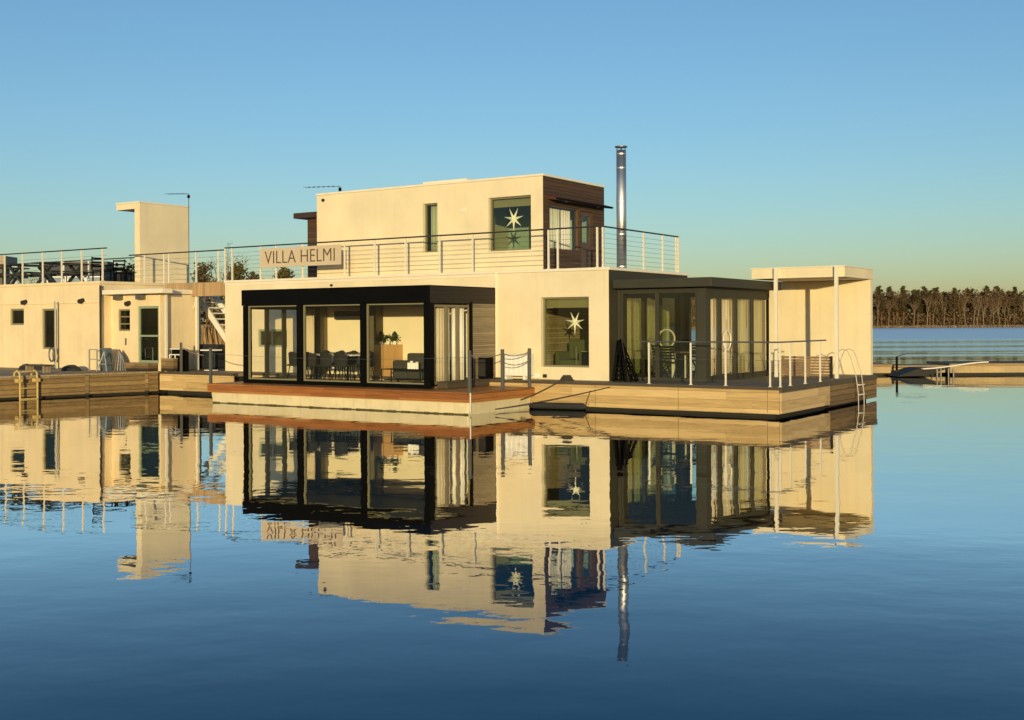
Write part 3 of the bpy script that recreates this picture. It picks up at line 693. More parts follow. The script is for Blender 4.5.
# chairs and table in the glass room
def chair_proto(loc, label, group):
    t = thing('dining_chair', loc, label, 'chair', group); local(t)
    s = MB().box(-.23, .23, -.23, .22, .42, .47).build('seat', fabricblk, t, bevel=.02)
    b = MB(); pts = []
    for k in range(9):
        a_ = R(-62 + 124*k/8); pts.append((.25*math.sin(a_), -.02-.22*math.cos(a_)*1.0))
    for i in range(8):
        (xa, ya), (xb, yb) = pts[i], pts[i+1]
        b.add([(xa, ya, .45), (xb, yb, .45), (xb*1.08, yb*1.12, .84-abs(i-3.5)*.02), (xa*1.08, ya*1.12, .84-abs(i-3.5)*.02),
               (xa*.9, ya*.9, .45), (xb*.9, yb*.9, .45), (xb*.98, yb*1.02, .84-abs(i-3.5)*.02), (xa*.98, ya*1.02, .84-abs(i-3.5)*.02)],
              [(0,1,2,3),(7,6,5,4),(3,2,6,7),(0,4,5,1),(0,3,7,4),(1,5,6,2)])
    b.build('backrest', fabricblk, t)
    for sx in (-1, 1):
        for sy in (-1, 1): MB().tube([(sx*.17, sy*.16, .42), (sx*.23, sy*.22, 0)], [.014, .010], 6).build('leg', black, t)
    return t
GC = 'chairs round the dining table'
rows = [(-8.80, -2.30, 0), (-8.20, -2.34, .1), (-7.62, -2.28, -.12), (-7.05, -2.33, .06), (-9.0, -1.15, math.pi), (-8.45, -1.12, math.pi-.1), (-7.9, -1.16, math.pi+.1), (-7.4, -1.1, math.pi)]
dc = None
for i, (x, y, rz) in enumerate(rows):
    lab = 'black dining chair on the window side of the table' if i < 4 else 'black dining chair on the far side of the table'
    if dc is None: dc = chair_proto((x, y, GF), lab, GC)
    else: dup(dc, lab, (x, y, GF), rz)
t = thing('dining_table', (-8.05, -1.72, GF), 'long dining table with a pale top among black chairs', 'table')
MB().box(-9.15, -6.95, -2.12, -1.32, GF+.71, GF+.745).build('tabletop', white, t, bevel=.008)
for x in (-8.9, -7.2):
    for y in (-2.0, -1.44): MB().beam((x, y, GF), (x, y, GF+.708), .05).build('leg', black, t)
t = thing('wardrobe', (-7.12, -.33, GF), 'birch veneer cabinet standing against the cream wall', 'cabinet')
MB().box(-7.50, -6.75, -.56, -.11, GF+.08, GF+1.0).build('body', birchply, t, bevel=.006)
for x in (-7.43, -6.82):
    for y in (-.52, -.16): MB().beam((x, y, GF), (x, y, GF+.078), .05).build('leg', birchply, t)
m = MB(); m.box(-7.128, -7.122, -.563, -.56, GF+.1, GF+.98); m.build('door_gap', rubber, t)
# evergreen arrangement on the cabinet: three small pots, each a thing
def potplant(x, y, z, r, hgt, label, arch=False):
    t = thing('potted_plant', (x, y, z), label, 'plant', 'evergreens on the cabinet'); rr = random.Random(int(x*100))
    MB().tube([(x, y, z), (x, y, z+.10)], [.05, .06], 10).build('pot', white, t)
    f = MB()
    for k in range(170):
        if arch:
            a_ = rr.uniform(0, math.pi); p = Vector((x + .24*math.cos(a_), y, z+.07+.16*math.sin(a_))) + Vector((rr.gauss(0,.035), rr.gauss(0,.035), rr.gauss(0,.03)))
        else:
            u = rr.random(); p = Vector((x, y, z+.09+hgt*u)) + Vector((rr.gauss(0, r*(1-u)+.01), rr.gauss(0, r*(1-u)+.01), 0))
        leafq(f, p, .035, rr, 1)
    f.build('foliage', sprig, t)
potplant(-7.38, -.34, GF+1.002, .10, .28, 'small evergreen at the left end of the cabinet top')
potplant(-7.12, -.34, GF+1.002, .10, .25, 'arched evergreen garland in the middle of the cabinet top', True)
potplant(-6.87, -.34, GF+1.002, .10, .28, 'small evergreen at the right end of the cabinet top')
# sofa and low tray table
t = thing('sofa', (-5.2, -1.2, GF), 'charcoal sofa with a high back facing the cabinet', 'sofa')
MB().box(-5.80, -4.5, -1.45, -.75, GF+.12, GF+.42).build('seat', sofafab, t, bevel=.05)
MB().box(-5.85, -5.35, -1.70, -1.453, GF+.10, GF+.60).build('backrest', sofafab, t, bevel=.05)
MB().box(-5.34, -4.5, -1.70, -1.453, GF+.10, GF+.80).build('backrest', sofafab, t, bevel=.05)
MB().box(-4.48, -4.28, -1.65, -.75, GF+.12, GF+.62).build('armrest', sofafab, t, bevel=.05)
for x in (-5.7, -4.6):
    for y in (-1.62, -.85): MB().beam((x, y, GF), (x, y, GF+.118), .04).build('leg', black, t)
t = thing('tray_table', (-4.9, -2.3, GF), 'low black wire frame side table with white candles on it', 'table')
m = MB()
for x in (-5.55, -4.25):
    for y in (-2.5, -2.1): m.beam((x, y, GF), (x, y, GF+.38), .022)
m.build('leg_frame', black, t)
MB().box(-5.56, -4.24, -2.51, -2.09, GF+.38, GF+.402).build('tabletop', black, t)
MB().box(-5.5, -4.3, -2.47, -2.13, GF+.10, GF+.12).build('shelf', black, t)
for k, (x, hh) in enumerate(((-4.78, .17), (-4.69, .21), (-4.60, .16), (-4.51, .19))):
    c = thing('candle', (x, -2.30, GF+.403), ['short white candle at the left of the four on the wire table', 'tallest white candle, second from the left on the wire table', 'shortest white candle, third from the left on the wire table', 'tall white candle at the right of the four on the wire table'][k], 'candle', 'candles on the wire table')
    MB().tube([(x, -2.30, GF+.403), (x, -2.30, GF+.403+hh)], .045, 12).build('wax', paper, c)
    MB().tube([(x, -2.30, GF+.403+hh), (x+.004, -2.30, GF+.43+hh)], .004, 5).build('wick', ropedk, c)
curtain(-10.12, -.62, -9.75, -.62, GF, 2.7, .05, 4, curt, 'linen curtain hanging at the left of the dining table')
curtain(gx1-.20, -2.45, gx1-.20, -1.9, GF, 2.68, .05, 5, curt, 'linen curtain in the middle of the glass room side window')
curtain(gx1-.20, -1.75, gx1-.20, -1.25, GF, 2.68, .05, 5, white, 'white curtain beside the slatted wall of the glass room')

# objects on the orange edged deck
t = thing('storage_bench', (-3.35, -.6, .546), 'long low dark step along the side of the glass room', 'step')
MB().box(-3.50, -3.18, -2.75, -.12, .546, .70).build('body', darkedge, t, bevel=.01)
MB().box(-3.505, -3.14, -2.76, -.11, .703, .73).build('lid', darkedge, t, bevel=.008)
t = thing('speaker_box', (-3.3, -.9, .732), 'black box standing on the dark step by the slatted wall', 'box')
MB().box(-3.42, -3.16, -1.05, -.70, .732, 1.32).build('body', black, t, bevel=.015)
MB().box(-3.40, -3.18, -1.056, -1.05, .80, 1.25).build('grille', rubber, t)
t = thing('heat_pump', (-2.62, -.5, .70), 'white ribbed outdoor unit between the deck posts', 'heat pump')
MB().box(-3.02, -2.20, -.52, -.16, .80, 1.38).build('casing', white, t, bevel=.015)
m = MB()
for k in range(5): m.box(-2.92+.15*k, -2.86+.15*k, -.54, -.522, .86, 1.32)
m.build('rib', white, t)
for x in (-2.95, -2.35): MB().box(x, x+.08, -.50, -.18, .703, .798).build('foot', white, t)
# rope barrier posts and ropes
RP = [(-1.80, -3.70), (-1.80, -2.28), (-1.80, -1.02), (-10.85, -3.70)]
labs = ['thin dark post at the front corner of the orange edged deck', 'middle dark post on the right side of the orange edged deck', 'dark post nearest the cream wall on the orange edged deck', 'dark post at the left end of the orange edged deck']
for (x, y), lb in zip(RP, labs):
    t = thing('rope_post', (x, y, .546), lb, 'post', 'rope posts on the deck')
    MB().box(x-.035, x+.035, y-.035, y+.035, .553, 1.56).build('post', greysteel, t, bevel=.005)
    MB().box(x-.07, x+.07, y-.07, y+.07, .546, .553).build('base_plate', greysteel, t)
def ropeobj(p, q, sag, r, mat, label, cat='rope', n=14, group=None, name='rope'):
    p, q = Vector(p), Vector(q); pts = []
    for i in range(n+1):
        u = i/n; s = p.lerp(q, u); s.z -= sag*4*u*(1-u); pts.append(s)
    o = MB().tube(pts, r, 6).build(name, mat); return tag(o, label, cat, group)
ropeobj((-1.80,-3.70,1.45), (-1.80,-2.28,1.45), .07, .014, ropem, 'rope from the front corner post to the middle post')
ropeobj((-1.80,-2.28,1.45), (-1.80,-1.02,1.47), .08, .014, ropem, 'upper rope between the two posts nearest the cream wall')
ropeobj((-1.80,-2.28,1.24), (-1.80,-1.02,1.25), .10, .012, ropem, 'lower sagging rope between the two posts nearest the cream wall')
ropeobj((-10.85,-3.70,1.28), (-13.6,-1.25,1.20), .05, .014, ropem, 'rope from the left deck post towards the footbridge')
ropeobj((-1.80,-3.73,1.40), (-10.85,-3.73,1.40), .10, .004, greysteel, 'thin wire strung along the front of the glass room')
ropeobj((-.86,-.90,.76), (-1.70,-1.6,.25), .03, .018, ropedk, 'short dark mooring line from the rope heap down to the gap between the decks', 'mooring rope')
ropeobj((.50,-.87,.60), (-1.60,-2.9,.10), .03, .014, ropedk, 'long dark mooring line running down across the pale skirt', 'mooring rope')
t = MB(); rr = random.Random(4)
for k in range(5):
    r_ = .17-.02*k; t.tube([(-.95+r_*math.cos(a_*.6), -.55+r_*math.sin(a_*.6), .72+.03*k) for a_ in range(11)], .02, 6)
tag(t.build('rope_coil', ropedk), 'small dark heap of rope below the star window', 'rope')
t = thing('fender', (-1.4, -1.3, .05), 'long black fender floating between the two decks', 'fender')
MB().tube([(-1.60,-1.35,.08), (-1.52,-1.30,.10), (-.2,-1.02,.10), (-.1,-1.0,.08)], [.03,.085,.085,.03], 12).build('body', rubber, t)
MB().tube([(-.15,-1.0,.10), (-.05,-.9,.5)], .01, 5).build('line', ropedk, t)
# ================================================================== GARDEN ROOM (olive extension on the right)
ex = thing('garden_room', (1.3, 2.6, .703), 'low olive green glazed garden room at the right end of the houseboat', 'garden room')
eb0, eb1, ew = .435, 4.80, 2.518
MB().box(.035, 2.81, .13, 4.95, 3.10, 3.33).build('roof', olive, ex, bevel=.01)
MB().box(2.27, ew, eb0, eb0+.25, .705, 3.097).build('corner_post', olive, ex)
MB().box(.016, .10, eb0, eb0+.12, .705, 3.097).build('jamb', olive, ex)
MB().box(.103, 2.267, eb0+.02, eb0+.10, 3.02, 3.097).build('lintel', olive, ex)
for i, (a_, b_) in enumerate(((.103, 1.14), (1.145, 2.266))):
    window(ex, 'x', a_, b_, .75, 3.017, eb0+.03, 1, olive, glassd if i == 0 else glassd, fw=.05, name='sliding_door')
MB().box(.103, 2.267, eb0+.01, eb0+.12, .705, .747).build('sill', olive, ex)
pn = [(.70, 1.36), (1.40, 2.42), (2.46, 3.55), (3.59, 4.78)]
for i, (a_, b_) in enumerate(pn):
    window(ex, 'y', a_, b_, .80, 2.88, ew-.01, -1, olive, glassd if i > 1 else glass, fw=.05, name='folding_door')
MB().box(ew-.12, ew-.004, .688, eb1, .705, .797).build('sill', olive, ex)
MB().box(ew-.12, ew-.004, .688, eb1, 2.883, 3.097).build('lintel', olive, ex)
MB().wall('x', .02, ew-.13, .705, 3.097, eb1-.12, eb1-.004, [(.12, 1.15, .8, 2.95), (1.25, 2.25, .8, 2.95)]).build('back_frame', olive, ex)
for a_, b_ in ((.12, 1.15), (1.25, 2.25)):
    MB().add([(a_, eb1-.06, .8), (b_, eb1-.06, .8), (b_, eb1-.06, 2.95), (a_, eb1-.06, 2.95)], [(0,1,2,3)]).build('pane', glass, ex)
MB().box(.02, ew-.13, eb0+.13, eb1-.13, .704, .74).build('floor', floorwood, ex)
for i, (a_, b_) in enumerate(pn):
    lb = ['cream blind drawn behind the folding door nearest the corner post', 'cream blind in the second folding door from the corner post', 'cream blind in the third folding door from the corner post', 'cream blind in the folding door nearest the canopy'][i]
    curtain(ew-.19, a_+.03, ew-.19, b_-.03, .78 if i > 1 else .86, 2.84, .018, 6, blind, lb, 'blind', 'blind', 'blinds in the folding doors')
# wreath modelled as a ring on the folding doors, another in the front glazing
def ring(c, r, tr, axis, mat, label, name='reflection'):  # pale tube stands in for a ring-shaped reflection in the glass
    pts = []
    for k in range(25):
        a_ = 2*math.pi*k/24; u, v = r*math.cos(a_), r*math.sin(a_)
        pts.append((c[0]+u, c[1], c[2]+v) if axis == 'x' else (c[0], c[1]+u, c[2]+v))
    t = thing(name, (c[0], c[1], c[2]-r), label, 'reflection'); MB().tube(pts, tr, 8, False).build('ring', mat, t)
    m = MB(); m.tube([(c[0], c[1], c[2]+r), (c[0], c[1], c[2]+r+.3)], .006, 5); m.build('cord', ropedk, t)
ring((1.32, eb0+.22, 1.80), .23, .025, 'x', blind, 'white wreath modelled as a ring in the front glazing of the garden room')
ring((ew-.11, 2.02, 1.74), .25, .022, 'y', white, 'pale wreath modelled as a ring on the folding doors of the garden room')
# table and chairs of the garden room, folded chairs leaning on the deck
t = thing('garden_table', (1.75, 1.45, .742), 'small table with pale legs behind the garden room glazing', 'table')
MB().box(1.28, 2.12, 1.0, 1.9, 1.42, 1.455).build('tabletop', surf('brown_top', (.22, .12, .06), .5, .1, 4), t, bevel=.006)
for x in (1.33, 2.05):
    for y in (1.05, 1.83): MB().beam((x, y, .742), (x, y, 1.418), .075).build('leg', white, t)
def slat_chair(loc, rz, label, group):
    t = thing('folding_chair', loc, label, 'chair', group, rz=rz); local(t)
    m = MB()
    for k in range(5): m.box(-.21, .21, -.20+.085*k, -.13+.085*k, .43, .45)
    m.build('seat', black, t)
    b = MB()
    for k in range(5): b.box(-.19, .19, -.245-.01*k, -.225-.01*k, .52+.075*k, .57+.075*k)
    b.build('backrest', black, t)
    for sx in (-1, 1):
        MB().beam((sx*.22, .20, 0), (sx*.22, -.28, .90), .03).build('leg', black, t)
        MB().beam((sx*.20, -.22, 0), (sx*.20, .20, .44), .03).build('leg', black, t)
    return t
GG = 'chairs in the garden room'
for loc, rz, lb in (((.95, 1.25, .742), -1.4, 'black slatted chair at the left of the garden room table'), ((1.25, 2.25, .742), 3.0, 'black slatted chair behind the garden room table'), ((2.05, 2.3, .742), 2.7, 'black slatted chair at the far right of the garden room table'), ((1.3, .82, .742), .25, 'black slatted chair in front of the garden room table, nearest the glass')):
    slat_chair(loc, rz, lb, GG)
t = thing('folded_lounger', (.5, .1, .703), 'black folded loungers leaning together against the garden room glazing', 'lounger')
for k in range(5):
    m = MB(); x = .16+.075*k; ln = 1.08-.03*k; dx = .06+.085*k*.75
    p0, p1 = (x+dx, -.02+.04*k, .706), (.16+.02*k, .32, .706+ln)
    m.beam(p0, p1, .025, .03); q0, q1 = (p0[0]+.10, p0[1]-.30, .706), (p1[0]+.06, p1[1]-.22, p1[2]-.02); m.beam(q0, q1, .025, .03)
    for j in range(9):
        u = .06+.11*j; m.beam(Vector(p0).lerp(Vector(p1), u), Vector(q0).lerp(Vector(q1), u), .016, .05)
    m.build('folded_frame', black, t)
m = MB(); m.prism([(.20, .22, .72), (.62, -.14, .72), (.34, .03, 1.75), (.18, .30, 1.78)], (.02, .03, 0)); m.build('mesh_cover', fabricblk, t)

# ================================================================== RAILINGS
def railing(name, label, runs, zb, zt, postm, railm, ncab, base, rail_r=.022, pw=.045, cab_r=.0042, group=None, lower=()):
    t = thing(name, base, label, 'railing', group)
    for pts, posts in runs:
        MB().tube([(x, y, zt) for x, y in pts], rail_r, 8).build('handrail', railm, t)
        for x, y in posts:
            m = MB(); m.box(x-pw/2, x+pw/2, y-pw/2, y+pw/2, zb, zt-.02); m.box(x-pw, x+pw, y-pw, y+pw, zb, zb+.012); m.build('post', postm, t)
        for k in range(ncab):
            z = zb + .12 + (zt-zb-.2)*k/(ncab-.3)
            MB().tube([(x, y, z) for x, y in pts], cab_r, 5).build('cable', greysteel, t)
    return t
fx = [-14.43, -14.10, -12.79, -12.1, -10.95, -9.21, -8.02, -6.84, -5.59, -4.43, -1.92, -1.63, -.42]
railing('roof_railing', 'cable railing with white posts round the roof terrace of the houseboat',
        [([(-14.45, .15), (-.29, .15)], [(x, .15) for x in fx]),
         ([(-.29, .15), (-.29, 4.80)], [(-.29, .22), (-.29, 2.56), (-.29, 3.76), (-.29, 4.65), (-.29, 4.80)]),
         ([(-14.2, 4.75), (-11.3, 4.75)], [(-14.2, 4.75), (-13.0, 4.75), (-11.4, 4.75)])], 3.664, 4.74, postw, darkrail, 7, (-7, .15, 3.664))
railing('bridge_railing', 'cable railing with white posts on the footbridge to the left building',
        [([(-19.3, .15), (-14.5, .15)], [(-18.47, .15), (-17.45, .15), (-17.2, .15), (-15.83, .15), (-14.75, .15)])], 3.64, 4.68, postw, darkrail, 5, (-16.9, .15, 3.64))
lx = [-18.37, -19.49, -20.59, -21.67, -22.85, -23.93] + [-25.05-1.12*i for i in range(7)]
railing('roof_railing', 'white post railing along the front roof edge of the left building',
        [([(-18.15, -1.65), (-32.0, -1.65)], [(x, -1.65) for x in lx])], 3.704, 4.80, postw, darkrail, 4, (-25, -1.65, 3.704))
railing('roof_railing', 'grey railing along the back roof edge of the left building',
        [([(-19.7, 2.45), (-34.0, 2.45)], [(-19.9-1.6*i, 2.45) for i in range(9)])], 3.704, 4.80, white, darkrail, 3, (-26, 2.45, 3.704))
railing('deck_railing', 'waist high steel railing with white posts round the right hand deck corner',
        [([(1.26, -.70), (4.85, -.70)], [(1.50, -.70), (2.62, -.70), (3.52, -.70), (4.62, -.70)]),
         ([(4.85, -.70), (4.85, 2.60)], [(4.85, -.66), (4.85, 0.0), (4.85, 1.04), (4.85, 2.15)])], .704, 1.74, postw, greysteel, 2, (4.0, .4, .704), rail_r=.018, cab_r=.004, pw=.036)

# sign
t = thing('sign_board', (-11.0, .08, 4.02), 'long pale sign board lettered VILLA HELMI on the roof railing', 'sign')
MB().box(-12.74, -9.29, .06, .09, 4.03, 4.64).build('panel', signm, t, bevel=.004)
m = MB()
for x in (-12.3, -10.95, -9.7): m.box(x-.02, x+.02, .091, .122, 4.05, 4.62)
m.build('bracket', greysteel, t)
cu = bpy.data.curves.new('lettering', 'FONT'); cu.body = 'VILLA HELMI'; cu.size = .56; cu.extrude = .006; cu.offset = -.0065; cu.align_x = 'CENTER'; cu.space_character = 1.02
to = bpy.data.objects.new('tmp', cu); COL.objects.link(to)
bpy.context.view_layer.update()
me = bpy.data.meshes.new_from_object(to.evaluated_get(bpy.context.evaluated_depsgraph_get()))
bpy.data.objects.remove(to)
xs = [v.co.x for v in me.vertices]; sxx = 2.98/(max(xs)-min(xs)); ys_ = [v.co.y for v in me.vertices]; y0_, hgt = min(ys_), max(ys_)-min(ys_)
for v in me.vertices:
    x, y, z = v.co; v.co = (x*sxx + .0, -.02-.008-z, (y-y0_)/hgt*.395 + .13)
import bmesh
bm = bmesh.new(); bm.from_mesh(me); seen = set(); isl = []
for v0 in bm.verts:
    if v0 in seen: continue
    st, cur = [v0], []
    seen.add(v0)
    while st:
        v = st.pop(); cur.append(v)
        for e in v.link_edges:
            q = e.other_vert(v)
            if q not in seen: seen.add(q); st.append(q)
    isl.append(cur)
isl.sort(key=lambda c: sum(v.co.x for v in c)/len(c))
for cur in isl:
    ix = {v: i for i, v in enumerate(cur)}; mb = MB(); b0 = t['_b']
    mb.v = [(v.co.x+b0[0], v.co.y+b0[1], v.co.z+b0[2]) for v in cur]
    mb.f = [tuple(ix[v] for v in f.verts) for f in bm.faces if f.verts[0] in ix]
    mb.build('letter', letter, t)
bm.free()

# antennas
def antenna(x, y, z0, z1, dx, label, mast=.014):
    t = thing('antenna', (x, y, z0), label, 'antenna')
    MB().tube([(x, y, z0), (x, y, z1)], mast, 8).build('mast', greysteel, t)
    m = MB(); m.tube([(x, y, z1), (x+dx, y-.05, z1+.06)], .008, 6)
    for k in range(7):
        u = .12+.14*k; c = Vector((x, y, z1)).lerp(Vector((x+dx, y-.05, z1+.06)), u); m.tube([c+Vector((0,-.16,0)), c+Vector((0,.16,0))], .006, 4)
    m.build('boom', greysteel, t)
    MB().box(x-.035, x+.035, y-.035, y+.035, z1-.16, z1-.05).build('junction_box', black, t)
antenna(-11.05, 2.0, 6.39, 6.72, -1.5, 'short roof antenna with a long boom on the upper storey')
antenna(-18.96, 2.54, 3.75, 7.05, -1.15, 'tall mast antenna beside the white stair tower')

# ================================================================== CANOPY SHELTER
t = thing('canopy_shelter', (3.6, 5.3, .703), 'cream canopy shelter with two slender white posts and a plain back wall', 'shelter')
MB().box(2.30, 4.90, 4.0, 6.62, 3.40, 3.67).build('roof', stucco, t, bevel=.008)
MB().box(1.6, 4.88, 6.40, 6.60, .705, 3.397).build('wall', stucco, t)
MB().box(2.28, 4.92, 3.98, 6.64, 3.673, 3.70).build('roof_trim', trimw, t)
for x, y in ((3.03, 3.93), (4.70, 3.93)):
    MB().box(x-.045, x+.045, y-.045, y+.045, .705, 3.68).build('post', postw, t, bevel=.004)
t = thing('slatted_screen', (3.9, 3.9, .703), 'low brown slatted screen under the canopy', 'screen')
for k in range(7):
    MB().box(3.0, 4.45, 4.35, 4.375, .74+.078*k, .80+.078*k).build('slat', surf('screen_brown', (.26, .17, .09), .7, .2, 5) if k == 0 else MATS['screen_brown'], t)
for x in (3.05, 3.75, 4.40): MB().box(x-.03, x+.03, 4.378, 4.43, .705, 1.28).build('post', MATS['screen_brown'], t)
# bathing ladder
t = thing('bathing_ladder', (4.95, 4.85, -.4), 'tubular white bathing ladder hooped over the right deck edge', 'ladder')
for y in (4.55, 5.05):
    MB().tube([(4.35, y, .706), (4.48, y, 1.25), (4.56, y, 1.42), (4.68, y, 1.47), (4.80, y, 1.42), (4.90, y, 1.2), (5.02, y, .75), (5.08, y, .3), (5.10, y, -.5)], .012, 8).build('rail', surf('ladder_steel', (.46, .43, .36), .4, .1, 5) if y < 4.6 else MATS['ladder_steel'], t)
for z in (-.3, -.03, .24, .5):
    MB().box(5.06, 5.12, 4.57, 5.03, z, z+.025).build('step', trimw, t)
# yellow dock ladder
t = thing('dock_ladder', (-17.0, -5.43, -.4), 'short yellow ladder on the side of the brown dock', 'ladder')
for y in (-5.72, -5.14):
    MB().tube([(-17.15, y, .712), (-17.12, y, .80), (-17.0, y, .86), (-16.88, y, .80), (-16.85, y, .6), (-16.85, y, -.5)], .030, 8).build('rail', yellow, t)
    MB().box(-17.0, -16.82, y-.08, y+.08, .52, .62).build('bracket', yellow, t)
for z in (-.32, .0, .32): MB().box(-16.88, -16.82, -5.70, -5.16, z, z+.035).build('step', yellow, t)
MB().tube([(-16.92, -5.72, .83), (-16.92, -5.14, .83)], .03, 8).build('crossbar', yellow, t)

# ================================================================== LEFT BUILDING
lb = thing('boathouse', (-24, 1.2, .71), 'long low cream building on the brown dock with a railed roof terrace', 'building')
MB().wall('x', -40, -18.40, .714, 3.60, -1.75, -1.55, [(-23.47, -22.64, 2.24, 2.82), (-21.59, -20.73, 1.40, 2.80), (-26.4, -25.5, 1.4, 2.8), (-29, -28.1, 2.2, 2.8)]).build('wall', stucco2, lb)
MB().wall('y', -1.546, 2.6, .714, 3.60, -18.60, -18.404).build('wall', stucco2, lb)
MB().wall('x', -40, -18.604, .714, 3.60, 2.4, 2.6).build('wall', stucco2, lb)
MB().box(-40.02, -18.36, -1.79, 2.63, 3.603, 3.70).build('roof', stucco2, lb, bevel=.01)
MB().box(-39.9, -18.7, -1.45, -1.40, .72, 3.58).build('interior_wall', surf('dark_interior', (.05, .055, .04), .8, .2, 1), lb)
for a_, b_, c_, d_ in ((-23.47, -22.64, 2.24, 2.82), (-21.59, -20.73, 1.40, 2.80), (-26.4, -25.5, 1.4, 2.8), (-29, -28.1, 2.2, 2.8)):
    window(lb, 'x', a_, b_, c_, d_, -1.70, 1, winframe, glassdd, fw=.06)
m = MB(); m.tube([(-40, -1.77, 2.98), (-18.42, -1.77, 2.98)], .018, 6); m.build('conduit', stucco2, lb)
for x in (-22.5, -19.28, -26.2):
    MB().tube([(x, -1.75, 3.06), (x, -1.93, 3.02)], [.085, .075], 12).build('wall_lamp', rubber, lb)
# entrance block
MB().wall('x', -18.40, -15.90, .714, 3.22, -1.30, -1.12, [(-18.02, -17.42, 2.02, 2.75), (-17.02, -15.98, .98, 2.84)]).build('entrance_wall', stucco2, lb)
MB().wall('y', -1.296, .25, .714, 3.22, -15.98, -15.904).build('entrance_wall', stucco2, lb)
MB().box(-18.39, -15.984, .05, .248, .714, 3.22).build('entrance_wall', stucco2, lb)
MB().box(-18.35, -16.0, -.75, -.70, .72, 3.2).build('interior_wall', MATS['dark_interior'], lb)
MB().prism([(-18.39,-1.72,3.24),(-15.3,-1.72,3.24),(-15.3,-1.3,3.24),(-15.86,-.9,3.24),(-15.86,.25,3.24),(-18.39,.25,3.24)], (0,0,.15)).build('entrance_roof', trimw, lb, bevel=.01)
window(lb, 'x', -18.02, -17.42, 2.02, 2.75, -1.27, 1, winframe, glassdd, fw=.05, mull=(('h', 2.26), ('h', 2.5)))
d = window(lb, 'x', -17.02, -15.98, .98, 2.84, -1.27, 1, greenframe, glassdd, fw=.075, mull=(('h', 1.86),), name='door')
MB().tube([(-16.9, -1.31, 1.75), (-16.9, -1.34, 1.75), (-16.78, -1.34, 1.75)], .014, 6).build('handle', steel, d)
m = MB(); m.tube([(-18.30, -1.80, .75), (-18.30, -1.80, 3.55)], .035, 8); m.build('downpipe', rubber, lb)
for x in (-18.05, -16.9): MB().box(x, x+.28, -1.50, -1.304, 3.06, 3.22).build('floodlight', greysteel, lb)
MB().tube([(-17.45, -1.30, 2.95), (-17.45, -1.46, 2.92)], [.085, .075], 12).build('wall_lamp', rubber, lb)
m = MB(); m.box(-17.66, -17.60, -1.32, -1.303, 1.55, 1.78); m.build('letter_plate', greysteel, lb)
MB().beam((-15.72, -1.22, .704), (-15.72, -1.22, 3.237), .07).build('post', postw, lb)
# steps and crates at the entrance
for k, (x0_, x1_, y0_, y1_, hh, lbk) in enumerate(((-17.1, -15.98, -1.75, -1.36, .27, 'wide low timber step below the glazed entrance door'), (-15.68, -15.42, -1.7, -1.4, .42, 'taller weathered timber crate right of the entrance step'))):
    t = thing('timber_step' if k == 0 else 'timber_crate', ((x0_+x1_)/2, (y0_+y1_)/2, .712), lbk, 'step' if k == 0 else 'crate')
    if k: x0_ -= .25; x1_ += .10; y0_ = -1.28; y1_ = -.95
    MB().box(x0_, x1_, y0_, y1_, .714, .714+hh-.03).build('body', dockwoodx, t, bevel=.006)
    MB().box(x0_-.02, x1_+.02, y0_-.02, y1_, .714+hh-.027, .714+hh).build('top_board', dockdeck, t, bevel=.004)
# stair tower slab
t = thing('stair_tower', (-19.3, 1.6, 3.704), 'tall white slab tower with a roof lip standing on the left roof', 'tower')
MB().box(-19.32, -19.05, .4, 2.62, 3.705, 6.55).build('wall', stucco, t, bevel=.01)
MB().box(-20.32, -19.323, .4, 2.62, 6.34, 6.55).build('roof', stucco, t, bevel=.01)
MB().box(-20.34, -19.03, .38, 2.64, 6.553, 6.60).build('roof_trim', trimw, t)
MB().tube([(-19.45, .7, 6.33), (-19.45, .7, 6.25)], .05, 10).build('lamp', rubber, t)
MB().box(-19.50, -19.324, .55, 1.2, 3.706, 4.5).build('locker', MATS['screen_brown'], t)
# footbridge and staircase
t = thing('footbridge', (-15.8, .5, 3.2), 'short timber clad footbridge joining the two roofs', 'bridge')
MB().box(-17.24, -14.33, .0, .04, 3.17, 3.62).build('fascia', fasciav, t)
MB().box(-17.24, -14.33, .045, 1.1, 3.50, 3.63).build('deck', greydeck, t)
for y in (.12, 1.0): MB().beam((-17.2, y, 3.40), (-14.33, y, 3.40), .10, .19).build('joist', white, t)
for x, y in ((-16.60, .02), (-15.75, .02)): MB().beam((x, y+.08, .704), (x, y+.08, 3.30), .085).build('post', postw, t)
MB().beam((-16.60, .10, 1.3), (-15.75, .10, 3.1), .03).build('brace', postw, t)
MB().beam((-16.60, .10, 1.9), (-15.75, .10, .75), .03).build('brace', postw, t)
t = thing('staircase', (-15.6, 1.6, .704), 'white open staircase rising under the footbridge', 'staircase')
S0, S1 = Vector((-14.55, 0, .72)), Vector((-17.05, 0, 3.36))
for y in (1.15, 1.95):
    MB().beam((S0.x, y, S0.z), (S1.x, y, S1.z), .05, .20).build('stringer', white, t)
for k in range(13):
    u = (k+.6)/13.4; p = S0.lerp(S1, u); MB().box(p.x-.13, p.x+.13, 1.178, 1.922, p.z-.02, p.z+.02).build('step', white, t)
t = thing('barbecue', (-15.9, .75, .703), 'black covered barbecue under the staircase', 'barbecue')
MB().box(-16.5, -15.25, .45, 1.02, .74, 1.30).build('cover', bluegrey, t, bevel=.06)
MB().tube([(-16.5, .73, 1.30), (-15.25, .73, 1.30)], .26, 14).build('hood', bluegrey, t, smooth=False)
for x in (-16.4, -15.35): MB().beam((x, .55, .703), (x, .55, .74), .06).build('foot', black, t)
t = thing('side_table', (-14.85, -.1, .703), 'small white table under the stair by the house corner', 'table')
MB().box(-15.15, -14.6, -.3, .15, 1.36, 1.40).build('tabletop', white, t)
